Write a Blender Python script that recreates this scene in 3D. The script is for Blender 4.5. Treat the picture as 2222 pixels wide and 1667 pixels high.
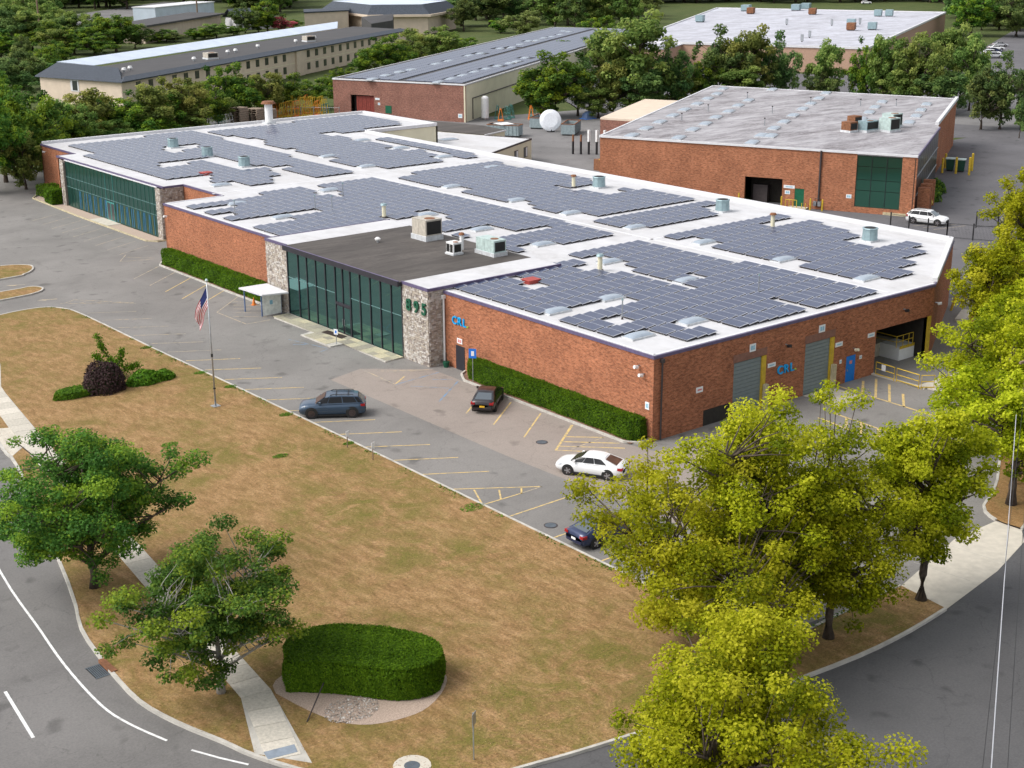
import bpy, math, random
import numpy as np
from mathutils import Vector, Matrix
random.seed(7); RNG = np.random.default_rng(7)
SC = bpy.context.scene
for o in list(bpy.data.objects): bpy.data.objects.remove(o)
COL = SC.collection
R = math.radians

# ------------------------------------------------------------ camera, sky, sun, exposure
def setup_view():
    loc = Vector((-68.107, -68.519, 35.239)); yaw, pitch, roll = 0.893, -0.31, -0.006
    f = Vector((math.cos(pitch)*math.cos(yaw), math.cos(pitch)*math.sin(yaw), math.sin(pitch)))
    r = Vector((math.sin(yaw), -math.cos(yaw), 0)); u = r.cross(f)
    r2 = math.cos(roll)*r + math.sin(roll)*u; u2 = -math.sin(roll)*r + math.cos(roll)*u
    cd = bpy.data.cameras.new('camera'); cam = bpy.data.objects.new('camera', cd); COL.objects.link(cam)
    cam.matrix_world = Matrix(((r2.x, u2.x, -f.x, loc.x), (r2.y, u2.y, -f.y, loc.y), (r2.z, u2.z, -f.z, loc.z), (0, 0, 0, 1)))
    cd.sensor_fit = 'HORIZONTAL'; cd.sensor_width = 36.0; cd.lens = 36.0*3071.8/2222; cd.clip_end = 6000; cd.clip_start = 0.5
    SC.camera = cam
    SUN = Vector((-0.60, 0.28, 0.75)).normalized()
    w = bpy.data.worlds.new('World'); SC.world = w; w.use_nodes = True
    nt = w.node_tree; nt.nodes.clear()
    sky = nt.nodes.new('ShaderNodeTexSky'); sky.sky_type = 'NISHITA'; sky.sun_disc = False
    sky.sun_elevation = math.asin(SUN.z); sky.sun_rotation = math.atan2(SUN.x, SUN.y)
    sky.dust_density = 4.0; sky.air_density = 1.0; sky.altitude = 0
    hs = nt.nodes.new('ShaderNodeHueSaturation'); hs.inputs['Saturation'].default_value = 0.22
    bg = nt.nodes.new('ShaderNodeBackground'); bg.inputs[1].default_value = 0.15
    out = nt.nodes.new('ShaderNodeOutputWorld')
    nt.links.new(sky.outputs[0], hs.inputs['Color']); nt.links.new(hs.outputs[0], bg.inputs[0]); nt.links.new(bg.outputs[0], out.inputs[0])
    ld = bpy.data.lights.new('sun', 'SUN'); ld.energy = .85; ld.angle = R(30); ld.color = (1.0, 0.94, 0.86)
    lo = bpy.data.objects.new('sun', ld); COL.objects.link(lo)
    lo.rotation_euler = SUN.to_track_quat('Z', 'Y').to_euler(); lo.location = (0, 0, 80)
    vs = SC.view_settings; vs.view_transform = 'Standard'; vs.look = 'None'; vs.gamma = 1.0; vs.exposure = 0.75
    vs.use_curve_mapping = False
setup_view()

# ------------------------------------------------------------ node materials
class NT:
    def __init__(s, name):
        s.m = bpy.data.materials.new(name); s.m.use_nodes = True; s.t = s.m.node_tree; s.t.nodes.clear()
        s.out = s.n('OutputMaterial'); s.b = s.n('BsdfPrincipled'); s.l(s.b, 0, s.out, 0)
    def n(s, k, **kw):
        x = s.t.nodes.new('ShaderNode'+k)
        for a, v in kw.items(): setattr(x, a, v)
        return x
    def l(s, a, ao, b, bi): s.t.links.new(a.outputs[ao], b.inputs[bi])
    def coord(s, kind='Object', scale=(1, 1, 1)):
        tc = s.n('TexCoord'); mp = s.n('Mapping'); mp.inputs['Scale'].default_value = scale
        s.l(tc, kind, mp, 0); return mp
    def noise(s, vec, sc, det=3, rough=.55, dist=0):
        x = s.n('TexNoise'); x.inputs['Scale'].default_value = sc; x.inputs['Detail'].default_value = det
        x.inputs['Roughness'].default_value = rough; x.inputs['Distortion'].default_value = dist
        s.l(vec, 0, x, 'Vector'); return x
    def ramp(s, src, so, stops):
        x = s.n('ValToRGB'); e = x.color_ramp.elements
        while len(e) < len(stops): e.new(.5)
        for k, (p, c) in enumerate(stops):
            e[k].position = p; e[k].color = (*c, 1) if len(c) == 3 else c
        s.l(src, so, x, 0); return x
    def mix(s, fac, a, b, mode='MIX'):
        x = s.n('Mix', data_type='RGBA', blend_type=mode)
        for v, i in ((fac, 0), (a, 6), (b, 7)):
            if isinstance(v, tuple) and hasattr(v[0], 'outputs'): s.t.links.new(v[0].outputs[v[1]], x.inputs[i])
            elif isinstance(v, (int, float)): x.inputs[i].default_value = v
            else: x.inputs[i].default_value = (*v, 1)
        return (x, 2)
    def col(s, c): s.t.links.new(c[0].outputs[c[1]], s.b.inputs['Base Color'])
    def bump(s, src, so, st=.3, d=.05):
        x = s.n('Bump'); x.inputs['Strength'].default_value = st; x.inputs['Distance'].default_value = d
        s.l(src, so, x, 'Height'); s.l(x, 0, s.b, 'Normal')
    def set(s, rough=.8, metal=0, spec=.5):
        s.b.inputs['Roughness'].default_value = rough; s.b.inputs['Metallic'].default_value = metal
        s.b.inputs['Specular IOR Level'].default_value = spec; return s.m

def sc(c, k): return tuple(v*k for v in c)
def plain(name, c, rough=.6, metal=0, var=.18, scale=3.0, spec=.4):
    n = NT(name); v = n.coord(); a = n.noise(v, scale, 4)
    r = n.ramp(a, 0, [(.3, sc(c, 1-var)), (.7, sc(c, 1+var))]); n.col((r, 0)); return n.set(rough, metal, spec)

def brick(name, c1, c2, mortar, wear=.35):
    n = NT(name); v = n.coord('UV')
    b = n.n('TexBrick'); b.offset = .5; n.l(v, 0, b, 'Vector'); b.inputs['Scale'].default_value = 1.0
    b.inputs['Color1'].default_value = (*c1, 1); b.inputs['Color2'].default_value = (*c2, 1); b.inputs['Mortar'].default_value = (*mortar, 1)
    b.inputs['Mortar Size'].default_value = .006; b.inputs['Brick Width'].default_value = .30; b.inputs['Row Height'].default_value = .10; b.inputs['Bias'].default_value = -.1
    vs_ = n.coord('UV', (1, 2.2, 1))
    f = n.noise(vs_, 2.6, 5, .8); fr = n.ramp(f, 0, [(.33, (.42, .40, .40)), (.5, (1, 1, 1)), (.68, (1.55, 1.48, 1.42))])
    c = n.mix(.9, (b, 0), (fr, 0), 'MULTIPLY')
    g = n.noise(v, .35, 4); gr = n.ramp(g, 0, [(.35, (.78, .76, .75)), (.65, (1.12, 1.1, 1.08))])
    c = n.mix(wear*2, c, (gr, 0), 'MULTIPLY'); n.col(c); n.bump(b, 'Fac', .25, .01); return n.set(.9, 0, .2)

def asphalt(name, c, patch=.22, tint=(1, .99, .98)):
    n = NT(name); v = n.coord(); a = n.noise(v, .12, 5, .6, .4); f = n.noise(v, 8, 4, .85); m = n.noise(v, 1.4, 4, .65)
    k = sc(c, 1)
    r = n.ramp(a, 0, [(.3, sc(k, 1-patch)), (.55, k), (.75, sc(k, 1+patch*.6))])
    fr = n.ramp(f, 0, [(.30, (.66, .66, .67)), (.70, (1.32, 1.31, 1.29))])
    x = n.mix(.55, (r, 0), (fr, 0), 'MULTIPLY')
    mr = n.ramp(m, 0, [(.25, (.80, .80, .80)), (.45, (1, 1, 1)), (.8, (1.06, 1.05, 1.05))]); x = n.mix(.6, x, (mr, 0), 'MULTIPLY')
    vo = n.n('TexVoronoi', feature='DISTANCE_TO_EDGE'); vo.inputs['Scale'].default_value = .16
    wv = n.noise(v, .7, 4); ad = n.n('VectorMath', operation='MULTIPLY_ADD'); ad.inputs[1].default_value = (2.2, 2.2, 0); n.l(wv, 1, ad, 0); n.l(v, 0, ad, 2); n.l(ad, 0, vo, 'Vector')
    vr = n.ramp(vo, 0, [(.0, (.5, .5, .5)), (.005, (1, 1, 1))]); x = n.mix(.45, x, (vr, 0), 'MULTIPLY')
    # oil spots
    sp = n.noise(v, .55, 2, .4); sr = n.ramp(sp, 0, [(.64, (1, 1, 1)), (.74, (.58, .58, .58))]); x = n.mix(.8, x, (sr, 0), 'MULTIPLY')
    n.col(x); n.bump(f, 0, .15, .01); return n.set(.9, 0, .25)

def lawn_mat(name, dry, dry2, green, gmin=.52, gmax=.66):
    n = NT(name); v = n.coord(); vs = n.coord('Object', (1, .35, 1)); vs.inputs['Rotation'].default_value = (0, 0, .55)
    a = n.noise(v, .10, 6, .62, .6); b = n.noise(vs, 2.2, 9, .78, .2); f = n.noise(v, 7, 4, .85); h = n.noise(v, .45, 10, .78, .5)
    r = n.ramp(b, 0, [(.30, sc(dry, .60)), (.46, dry), (.66, dry2)])
    g = n.ramp(h, 0, [(gmin, (0, 0, 0)), (gmax, (1, 1, 1))]); ga = n.ramp(a, 0, [(.40, (.12, .12, .12)), (.62, (1, 1, 1))])
    gm = n.mix(1, (g, 0), (ga, 0), 'MULTIPLY'); c = n.mix(gm, (r, 0), green)
    fr = n.ramp(f, 0, [(.30, (.45, .45, .42)), (.5, (1, 1, 1)), (.70, (1.5, 1.45, 1.35))]); c = n.mix(.85, c, (fr, 0), 'MULTIPLY')
    n.col(c); n.bump(f, 0, .5, .06); return n.set(.95, 0, .15)

def leaf_mat(name, dark, mid, bright, hue=.02, trans=.30):
    n = NT(name); at = n.n('Attribute', attribute_name='tint')
    r = n.ramp(at, 2, [(.08, dark), (.5, mid), (.92, bright)])
    oi = n.n('ObjectInfo'); hs = n.n('HueSaturation')
    mh = n.n('MapRange'); mh.inputs[3].default_value = .5-hue; mh.inputs[4].default_value = .5+hue; n.l(oi, 'Random', mh, 0); n.l(mh, 0, hs, 'Hue')
    mv = n.n('MapRange'); mv.inputs[3].default_value = .82; mv.inputs[4].default_value = 1.16; n.l(oi, 'Random', mv, 0); n.l(mv, 0, hs, 'Value')
    n.l(r, 0, hs, 'Color'); n.col((hs, 0)); n.set(.6, 0, .12)
    tr = n.n('BsdfTranslucent'); n.l(hs, 0, tr, 0); mx = n.n('MixShader'); mx.inputs[0].default_value = trans
    n.l(n.b, 0, mx, 1); n.l(tr, 0, mx, 2); n.l(mx, 0, n.out, 0); return n.m

def tint_mat(name, stops, rough=.85):
    n = NT(name); at = n.n('Attribute', attribute_name='tint'); r = n.ramp(at, 2, stops)
    v = n.coord(); f = n.noise(v, 6, 3, .7); fr = n.ramp(f, 0, [(.25, (.7, .7, .7)), (.75, (1.25, 1.25, 1.25))]); n.col(n.mix(.8, (r, 0), (fr, 0), 'MULTIPLY')); return n.set(rough, 0, .2)

def mirror_glass(name, dark, tint, refl=.55, rough=.015):
    n = NT(name); n.b.inputs['Base Color'].default_value = (*dark, 1); n.set(.3, 0, .5)
    g = n.n('BsdfGlossy'); g.inputs['Color'].default_value = (*tint, 1); g.inputs['Roughness'].default_value = rough
    v = n.coord(); w = n.noise(v, .45, 2); bp = n.n('Bump'); bp.inputs['Strength'].default_value = .04; bp.inputs['Distance'].default_value = .1; n.l(w, 0, bp, 'Height'); n.l(bp, 0, g, 'Normal')
    mx = n.n('MixShader'); mx.inputs[0].default_value = refl; n.l(n.b, 0, mx, 1); n.l(g, 0, mx, 2); n.l(mx, 0, n.out, 0); return n.m

def roof_mat(name, c, dirt, amt=.5, streak=(1, 1, 1), lo=.45, hi=.75, seam=0, blotch=0):
    n = NT(name); v = n.coord(); s = n.coord('Object', streak); a = n.noise(s, .25, 6, .65, .3); b = n.noise(v, 3, 4, .7)
    r = n.ramp(a, 0, [(lo, (0, 0, 0)), (hi, (1, 1, 1))]); br = n.ramp(b, 0, [(.35, (.3, .3, .3)), (.7, (1, 1, 1))])
    m = n.mix(1, (r, 0), (br, 0), 'MULTIPLY'); k = n.mix(amt, (0, 0, 0), m); c2 = n.mix(k, c, dirt)
    f = n.noise(v, .9, 3); fr = n.ramp(f, 0, [(.3, (.93, .93, .93)), (.7, (1.03, 1.03, 1.03))]); c2 = n.mix(1, c2, (fr, 0), 'MULTIPLY')
    if blotch:
        q = n.noise(s, .8, 7, .75, .8); qr = n.ramp(q, 0, [(.36, (.50, .48, .49)), (.50, (.88, .88, .88)), (.64, (1.12, 1.12, 1.12))]); c2 = n.mix(blotch, c2, (qr, 0), 'MULTIPLY')
    if seam:
        w = n.n('TexWave', wave_type='BANDS'); w.inputs['Scale'].default_value = seam; n.l(v, 0, w, 'Vector')
        wr = n.ramp(w, 0, [(.0, (.80, .80, .82)), (.05, (1, 1, 1))]); c2 = n.mix(.8, c2, (wr, 0), 'MULTIPLY')
    n.col(c2); return n.set(.75, 0, .3)

M = {}
def mats():
    M['brick'] = brick('brick_main', (.280, .100, .049), (.405, .156, .079), (.34, .235, .17))
    M['brick_right'] = brick('brick_right', (.285, .104, .051), (.40, .156, .08), (.34, .24, .17))
    M['brick_far'] = brick('brick_far', (.21, .095, .07), (.28, .135, .105), (.28, .20, .17))
    M['lintel'] = plain('lintel_brick', (.22, .11, .08), .9)
    M['stone'] = tint_mat('field_stone', [(0, (.16, .13, .12)), (.25, (.32, .28, .25)), (.5, (.40, .35, .29)), (.75, (.48, .45, .42)), (1, (.60, .57, .53))])
    M['stone_gap'] = plain('stone_mortar', (.20, .17, .15), .95)
    M['roof_white'] = roof_mat('white_membrane', (.55, .55, .565), (.28, .255, .23), .7, (1, .4, 1), .46, .78, blotch=.12)
    M['coping'] = plain('coping_violet', (.105, .085, .16), .5)
    M['cap_white'] = plain('white_cap', (.62, .62, .64), .5, var=.06)
    M['roof_dark'] = roof_mat('dark_gravel_roof', (.075, .066, .060), (.17, .15, .135), .75, (.25, 1, 1), .42, .75, blotch=.6)
    M['roof_grey'] = roof_mat('grey_coated_roof', (.42, .41, .43), (.12, .10, .105), 1.0, (.3, 1, 1), .36, .66, blotch=.9)
    M['roof_pale'] = roof_mat('pale_far_roof', (.52, .53, .59), (.24, .23, .25), .85, (.3, 1, 1), .40, .68, blotch=.6)
    M['roof_slate'] = plain('slate_shingle', (.045, .055, .072), .8, var=.3, scale=2)
    M['roof_flat_grey'] = roof_mat('grey_ballast_roof', (.062, .060, .062), (.115, .11, .11), .6, (.3, 1, 1))
    M['roof_blue'] = plain('pale_blue_metal', (.55, .62, .72), .45, var=.08, scale=.3)
    M['cream'] = plain('cream_wall', (.66, .62, .46), .8, var=.06, scale=.5)
    M['motel'] = plain('tan_siding', (.60, .50, .40), .85, var=.07, scale=.6)
    M['tan'] = plain('tan_block', (.40, .26, .19), .9, var=.1)
    M['asphalt_lot'] = asphalt('asphalt_lot', (.205, .196, .186))
    M['asphalt_beige'] = asphalt('asphalt_beige', (.275, .238, .212), .12)
    M['asphalt_road'] = asphalt('asphalt_road', (.168, .162, .158))
    M['asphalt_street'] = asphalt('asphalt_street', (.100, .099, .102), .15)
    M['asphalt_yard'] = asphalt('asphalt_yard', (.185, .180, .18), .25)
    M['asphalt_dark'] = asphalt('asphalt_back', (.125, .122, .13), .2)
    M['concrete'] = plain('concrete', (.50, .46, .39), .85, var=.12, scale=1.6)
    M['kerb'] = plain('kerb_concrete', (.44, .42, .38), .85, var=.2, scale=1.2)
    M['kerb_yellow'] = plain('kerb_yellow', (.46, .40, .26), .8, var=.25)
    M['flag_slab'] = tint_mat('flagstone', [(0, (.26, .24, .20)), (.5, (.40, .37, .27)), (1, (.50, .44, .30))])
    M['slab'] = tint_mat('sidewalk_slab', [(0, (.44, .41, .35)), (1, (.56, .52, .45))])
    M['lawn'] = lawn_mat('dry_lawn', (.255, .152, .069), (.40, .255, .132), (.150, .130, .033), .39, .58)
    M['verge'] = lawn_mat('verge_lawn', (.25, .145, .06), (.32, .20, .09), (.10, .11, .03), .5, .7)  # verge grass in deeper, less varied lawn tones
    M['grass'] = lawn_mat('green_grass', (.075, .095, .032), (.12, .13, .05), (.05, .078, .022), .3, .6)
    M['soil'] = plain('mulch', (.20, .11, .075), .95, var=.35, scale=8)
    M['gravel'] = plain('gravel', (.40, .31, .25), .95, var=.3, scale=14)
    n = NT('paint_yellow'); v = n.coord(); a = n.noise(v, 2.5, 5, .7); r = n.ramp(a, 0, [(.38, (.33, .28, .19)), (.55, (.62, .44, .16)), (.8, (.70, .52, .22))]); n.col((r, 0)); M['line'] = n.set(.85)
    n = NT('paint_worn'); v = n.coord(); a = n.noise(v, 2.0, 5, .7); r = n.ramp(a, 0, [(.42, (.25, .235, .21)), (.62, (.48, .38, .24))]); n.col((r, 0)); M['line_worn'] = n.set(.85)
    n = NT('paint_white'); v = n.coord(); a = n.noise(v, 3, 4); r = n.ramp(a, 0, [(.3, (.5, .5, .5)), (.6, (.78, .78, .77))]); n.col((r, 0)); M['line_white'] = n.set(.8)
    n = NT('paint_blue'); v = n.coord(); a = n.noise(v, 1.5, 5, .7); r = n.ramp(a, 0, [(.42, (.22, .215, .215)), (.6, (.12, .25, .42))]); n.col((r, 0)); M['line_blue'] = n.set(.85)
    M['glass_front'] = mirror_glass('reflective_green_glass', (.003, .018, .019), (.19, .42, .39), .52)
    M['glass_teal'] = mirror_glass('dark_teal_glass', (.005, .036, .031), (.16, .38, .34), .28, .03)
    M['glass_green'] = mirror_glass('bottle_green_glass', (.006, .05, .032), (.20, .44, .34), .38, .03)
    M['glass_dark'] = mirror_glass('dark_window_glass', (.02, .022, .026), (.7, .75, .8), .12, .05)
    M['mullion'] = plain('dark_bronze_metal', (.025, .024, .032), .45)
    M['mullion_teal'] = plain('teal_metal', (.06, .26, .24), .45)
    M['mullion_thin'] = plain('pale_joint', (.10, .19, .19), .5)
    M['blue_strip'] = plain('blue_strip', (.012, .09, .17), .6); M['gold_strip'] = plain('gold_strip', (.12, .13, .04), .6)
    M['blind'] = plain('green_blind', (.03, .12, .09), .6)
    M['cell'] = None
    n = NT('photovoltaic_cells'); v = n.coord('UV'); b = n.n('TexBrick'); b.offset = 0; b.inputs['Scale'].default_value = 1
    b.inputs['Color1'].default_value = (.027, .039, .086, 1); b.inputs['Color2'].default_value = (.034, .048, .102, 1); b.inputs['Mortar'].default_value = (.14, .15, .20, 1)
    b.inputs['Mortar Size'].default_value = .004; b.inputs['Brick Width'].default_value = .165; b.inputs['Row Height'].default_value = .165; n.l(v, 0, b, 'Vector'); n.col((b, 0))
    n.b.inputs['Coat Weight'].default_value = .35; n.b.inputs['Coat Roughness'].default_value = .12; M['cell'] = n.set(.30, 0, .55)
    M['alu'] = plain('aluminium', (.48, .49, .53), .5, .1, .08); M['under'] = plain('panel_underside_shade', (.03, .025, .03), .8)
    M['skylight'] = plain('acrylic_dome', (.30, .35, .41), .25, 0, .04, spec=.7)
    M['curb_metal'] = plain('curb_metal', (.58, .60, .62), .5, .3)
    M['fan'] = plain('galvanised_bluegrey', (.27, .37, .40), .45, .35, .15)
    M['ac_tan'] = plain('ac_beige', (.46, .42, .36), .5, .1); M['ac_mint'] = plain('ac_mint', (.42, .52, .50), .45, .1); M['grille'] = plain('black_grille', (.012, .011, .011), .6)
    M['white_paint'] = plain('white_paint', (.74, .74, .74), .5, var=.06); M['rust'] = plain('rust', (.20, .085, .04), .8, var=.35)
    M['red'] = plain('red_hatch', (.36, .06, .05), .6); M['steel'] = plain('galvanised_steel', (.40, .42, .44), .4, .7); M['black'] = plain('black_metal', (.016, .016, .018), .5)
    M['pipe_dark'] = plain('dark_pipe', (.05, .04, .04), .6)
    M['yellow'] = plain('safety_yellow', (.54, .37, .03), .55); M['orange'] = plain('orange_paint', (.68, .20, .03), .55); M['rack_green'] = plain('rack_green', (.06, .19, .17), .6); M['pallet'] = plain('weathered_wood', (.27, .21, .16), .9, var=.3)
    M['door_blue'] = plain('blue_door', (.0, .17, .60), .5, var=.05); M['door_green'] = plain('green_door', (.005, .10, .05), .5); M['roller'] = plain('grey_roller_door', (.20, .24, .25), .5, .2, .08)
    M['interior'] = plain('dark_interior', (.030, .026, .022), .9); M['stripcurtain'] = plain('red_strip_curtain', (.20, .035, .025), .6)
    M['sign_blue'] = plain('logo_blue', (.0, .34, .74), .5, var=.03); M['number_green'] = plain('number_green', (.008, .085, .045), .5); M['handicap'] = plain('access_blue', (.01, .16, .62), .5, var=.03)
    M['plate_white'] = plain('sign_white', (.74, .75, .76), .5, var=.04); M['plate_blue'] = plain('sign_print', (.25, .48, .62), .5); M['plate_red'] = plain('sign_red_print', (.55, .20, .2), .5); M['lime'] = plain('lime_dot', (.45, .62, .08), .5)
    M['shelter_back'] = plain('shelter_back', (.34, .42, .52), .5); M['shelter_blue'] = plain('shelter_blue', (.10, .16, .30), .5); M['shelter_pane'] = plain('shelter_panel', (.80, .80, .76), .5)
    M['bark'] = plain('bark', (.085, .065, .05), .95, var=.35, scale=4); M['bark_pale'] = plain('pale_bark', (.32, .30, .27), .95, var=.3, scale=4); M['pole_wood'] = plain('pole_wood', (.20, .14, .10), .9)
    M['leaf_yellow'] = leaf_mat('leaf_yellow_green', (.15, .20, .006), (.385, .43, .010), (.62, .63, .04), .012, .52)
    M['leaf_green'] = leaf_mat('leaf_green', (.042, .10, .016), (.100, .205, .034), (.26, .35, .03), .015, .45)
    M['leaf_mid'] = leaf_mat('leaf_mid_green', (.075, .13, .032), (.20, .29, .068), (.36, .42, .11), .035, .5)
    M['leaf_dark'] = leaf_mat('leaf_dark_green', (.055, .105, .035), (.135, .215, .065), (.26, .34, .10), .03, .48)
    M['leaf_willow'] = leaf_mat('leaf_willow', (.10, .14, .04), (.20, .25, .07), (.32, .36, .12), .01, .4)
    M['leaf_hedge'] = leaf_mat('leaf_hedge', (.034, .085, .003), (.078, .175, .005), (.14, .26, .010), .006, .35)
    M['leaf_bright'] = leaf_mat('leaf_bright', (.035, .09, .008), (.085, .19, .012), (.16, .28, .02), .01, .2)
    M['leaf_purple'] = leaf_mat('leaf_purple', (.018, .010, .012), (.045, .026, .028), (.085, .05, .05), .02, .15)
    M['leaf_pink'] = leaf_mat('leaf_pink', (.06, .10, .03), (.55, .10, .17), (.70, .20, .27), .01)
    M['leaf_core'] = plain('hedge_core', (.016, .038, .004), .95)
    M['tyre'] = plain('tyre', (.018, .018, .018), .85); M['rim'] = plain('rim', (.45, .45, .47), .3, .8); M['rim_dark'] = plain('rim_dark', (.10, .08, .08), .35, .7)
    M['car_glass'] = mirror_glass('car_glass', (.010, .012, .014), (.75, .85, .9), .30, .03); M['car_side_glass'] = plain('car_side_glass', (.010, .011, .013), .15, 0, .05, spec=.25); M['tail'] = plain('tail_light', (.30, .012, .015), .25); M['head'] = plain('head_light', (.55, .58, .62), .15); M['plate_yellow'] = plain('licence_yellow', (.72, .42, .02), .5)
    def paint(nm, c, met=.3):
        n = NT(nm); n.b.inputs['Base Color'].default_value = (*c, 1); n.b.inputs['Coat Weight'].default_value = .8; n.b.inputs['Coat Roughness'].default_value = .06; return n.set(.35, met, .5)
    M['car_blue'] = paint('paint_slate_blue', (.03, .062, .11)); M['car_black'] = paint('paint_black', (.010, .007, .010), .1); M['car_white'] = paint('paint_white_car', (.78, .79, .80), 0); M['car_navy'] = paint('paint_navy', (.008, .02, .075)); M['car_silver'] = paint('paint_silver', (.45, .46, .48))
    M['trim'] = plain('black_trim', (.015, .015, .016), .6)
    M['flag_red'] = plain('flag_red', (.45, .035, .055), .8); M['flag_white'] = plain('flag_white', (.75, .73, .74), .8); M['flag_blue'] = plain('flag_blue', (.018, .03, .13), .8)
    M['dumpster'] = plain('dumpster_grey', (.26, .32, .34), .6, .1, .2); M['bin_green'] = plain('bin_green', (.012, .06, .04), .5); M['disc_white'] = plain('white_disc', (.72, .75, .80), .4, var=.08); M['mat_dark'] = plain('door_mat', (.03, .018, .014), .95)
    M['grate'] = plain('cast_iron', (.10, .12, .14), .6, .3); M['tactile'] = plain('tactile_grey', (.22, .26, .31), .7)
mats()
DATA = {
    'A': (0.95,1.0,[(0,[3,5,8,14,16,22]),(1,[3,4,8,14,16,22]),(2,[0,22]),(3,[0,1,4,22]),(4,[0,22]),(5,[8,12,14,22]),(6,[0,12,14,15,17,22]),(7,[0,12,14,21]),(8,[0,12,14,21]),(9,[0,3,6,11,15,21]),(10,[0,4,6,10,16,21]),(11,[0,4,6,12,16,21]),(12,[14,21])]),
    'C': (29.27,3.22,[(0,[2,4]),(1,[0,7]),(2,[0,11]),(3,[0,13]),(4,[2,9]),(5,[0,9]),(6,[0,12]),(7,[0,13]),(8,[0,13]),(9,[2,14]),(10,[2,9]),(11,[0,14])]),
    'D': (29.17,40.42,[(0,[2,14]),(1,[2,14]),(2,[0,14]),(3,[0,14]),(4,[1,9,13,13]),(5,[2,9]),(6,[0,8]),(7,[0,8,10,13]),(8,[0,14]),(9,[0,14]),(10,[2,14]),(11,[2,14]),(12,[0,14]),(13,[0,14]),(14,[0,13]),(15,[0,13]),(16,[3,14])]),
    'D2': (29.14,32.58,[(0,[2,10]),(1,[0,11]),(2,[0,14])]),
    'E': (0.71,40.09,[(0,[17,22]),(1,[17,22]),(2,[12,22]),(3,[13,22]),(4,[0,1,6,10,16,22]),(5,[0,1,5,10,17,22]),(6,[0,10,12,14,17,22]),(7,[0,22]),(8,[0,22]),(9,[5,22]),(10,[9,22]),(11,[0,22]),(12,[2,22]),(13,[0,13,15,22]),(14,[4,12,16,22]),(15,[0,13,16,22]),(16,[9,13,16,22])]),
    'E2': (13.79,32.26,[(0,[0,0,5,10]),(1,[0,10]),(2,[0,10]),(3,[9,10]),(4,[0,0])]),
    'F': (7.12,81.26,[(0,[5,7,13,17]),(1,[5,8,13,17]),(2,[3,10,13,17]),(3,[4,10,13,17]),(4,[5,11,15,17]),(5,[0,8,13,17]),(6,[0,8,12,17]),(7,[0,8,12,17]),(8,[0,8,12,18]),(9,[0,2,7,8,12,18]),(10,[0,3,12,18]),(11,[0,10,12,18]),(12,[0,18]),(13,[0,18]),(14,[0,8,11,18]),(15,[0,8,14,18]),(16,[0,9,15,18]),(17,[2,18]),(18,[2,19]),(19,[2,19]),(20,[2,19]),(21,[2,19]),(22,[13,19])]),
    'G': (9.72,81.15,[(0,[20,27,31,32]),(1,[20,27,31,33]),(2,[18,29,32,33]),(3,[18,29,32,33]),(4,[18,30,32,33]),(5,[20,28,32,33]),(6,[20,27,32,33]),(7,[19,29,32,33]),(8,[19,29,32,33]),(9,[19,29,32,33]),(10,[20,28,32,33]),(11,[19,28]),(12,[19,29]),(13,[19,29]),(14,[20,28]),(15,[21,28,32,35]),(16,[21,42]),(17,[20,43]),(18,[20,43]),(19,[19,43]),(20,[19,43]),(21,[19,43]),(22,[33,43])]),
    'SKY': [(2.7,13.8),(8.8,14.1),(2.7,4.4),(8.7,4.7),(17.8,24.0),(18.0,14.4),(30.5,33.9),(30.5,43.8),(30.8,53.4),(18.1,33.7),(30.5,24.3),(30.5,14.4),(30.3,4.9),(30.7,65.3),(43.0,73.3),(18.2,53.0),(18.0,43.2),(18.4,72.7),(6.0,72.0),(5.9,61.9),(5.8,52.2),(10.4,84.2),(31.4,84.5),(44.0,104.9),(43.8,94.9),(32.2,95.1),(43.6,84.5)],
    'FANS': [(20.18,116.74),(19.91,105.98),(19.56,95.14),(43.6,53.76),(43.65,34.18),(43.27,14.56)],
    'PIPES': [(14.04,54.86),(41.22,55.55),(40.96,24.81),(14.89,22.05),(19.37,7.48),(5.19,8.84),(17.38,68.13),(10.83,63.44),(12.05,61.96),(2.77,66.57)],
    'CHIM': [(43.61,130.96)],
    'HATCH': [(7.43,22.65),(12.76,92.57)],
    'B2SKY': [(129.62,102.42),(132.2,92.37),(124.93,87.95),(117.94,83.92),(111.37,80.12),(103.9,75.71),(96.93,71.58),(90.35,67.78),(84.01,62.78),(128.62,77.73),(121.82,73.96),(115.54,70.29),(108.22,66.17),(131.27,70.91),(123.99,66.81),(117.3,62.85),(110.19,58.95),(124.23,109.32),(117.16,104.11),(110.72,100.21),(103.89,96.08),(96.62,91.88),(89.93,87.83),(83.03,83.65),(76.46,79.85),(69.88,75.86),(113.91,93.87),(107.06,89.97),(100.17,85.65),(93.32,81.95),(86.64,77.78),(80.59,74.53),(73.09,69.92),(83.38,63.98),(77.28,60.23)],
    'B3SKY': [(89.87,171.48),(95.87,175.61),(102.16,179.95),(107.04,182.48),(118.98,190.11),(125.44,194.09),(137.34,202.13),(142.89,205.06),(155.48,213.31),(96.25,158.04),(101.76,161.29),(107.47,165.03),(113.75,169.35),(119.53,172.82),(125.55,176.45),(159.95,214.13),(167.45,220.08),(176.65,227.92),(179.55,228.03),(186.4,233.27),(191.45,235.77),(198.43,240.43),(208.59,250.66),(208.18,247.62),(131.87,180.18),(135.77,182.53),(142.89,188.32)],
    'B5ITEMS': [(353.32,286.15),(362.13,288.8),(336.91,264.84),(344.39,242.41),(347.05,239.78),(281.11,204.05),(286.25,233.16),(294.0,221.64),(304.72,219.21),(296.0,215.77),(287.61,201.38),(235.11,184.08),(248.22,192.4),(337.7,296.61),(324.69,282.64),(277.98,262.61)],
}
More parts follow.
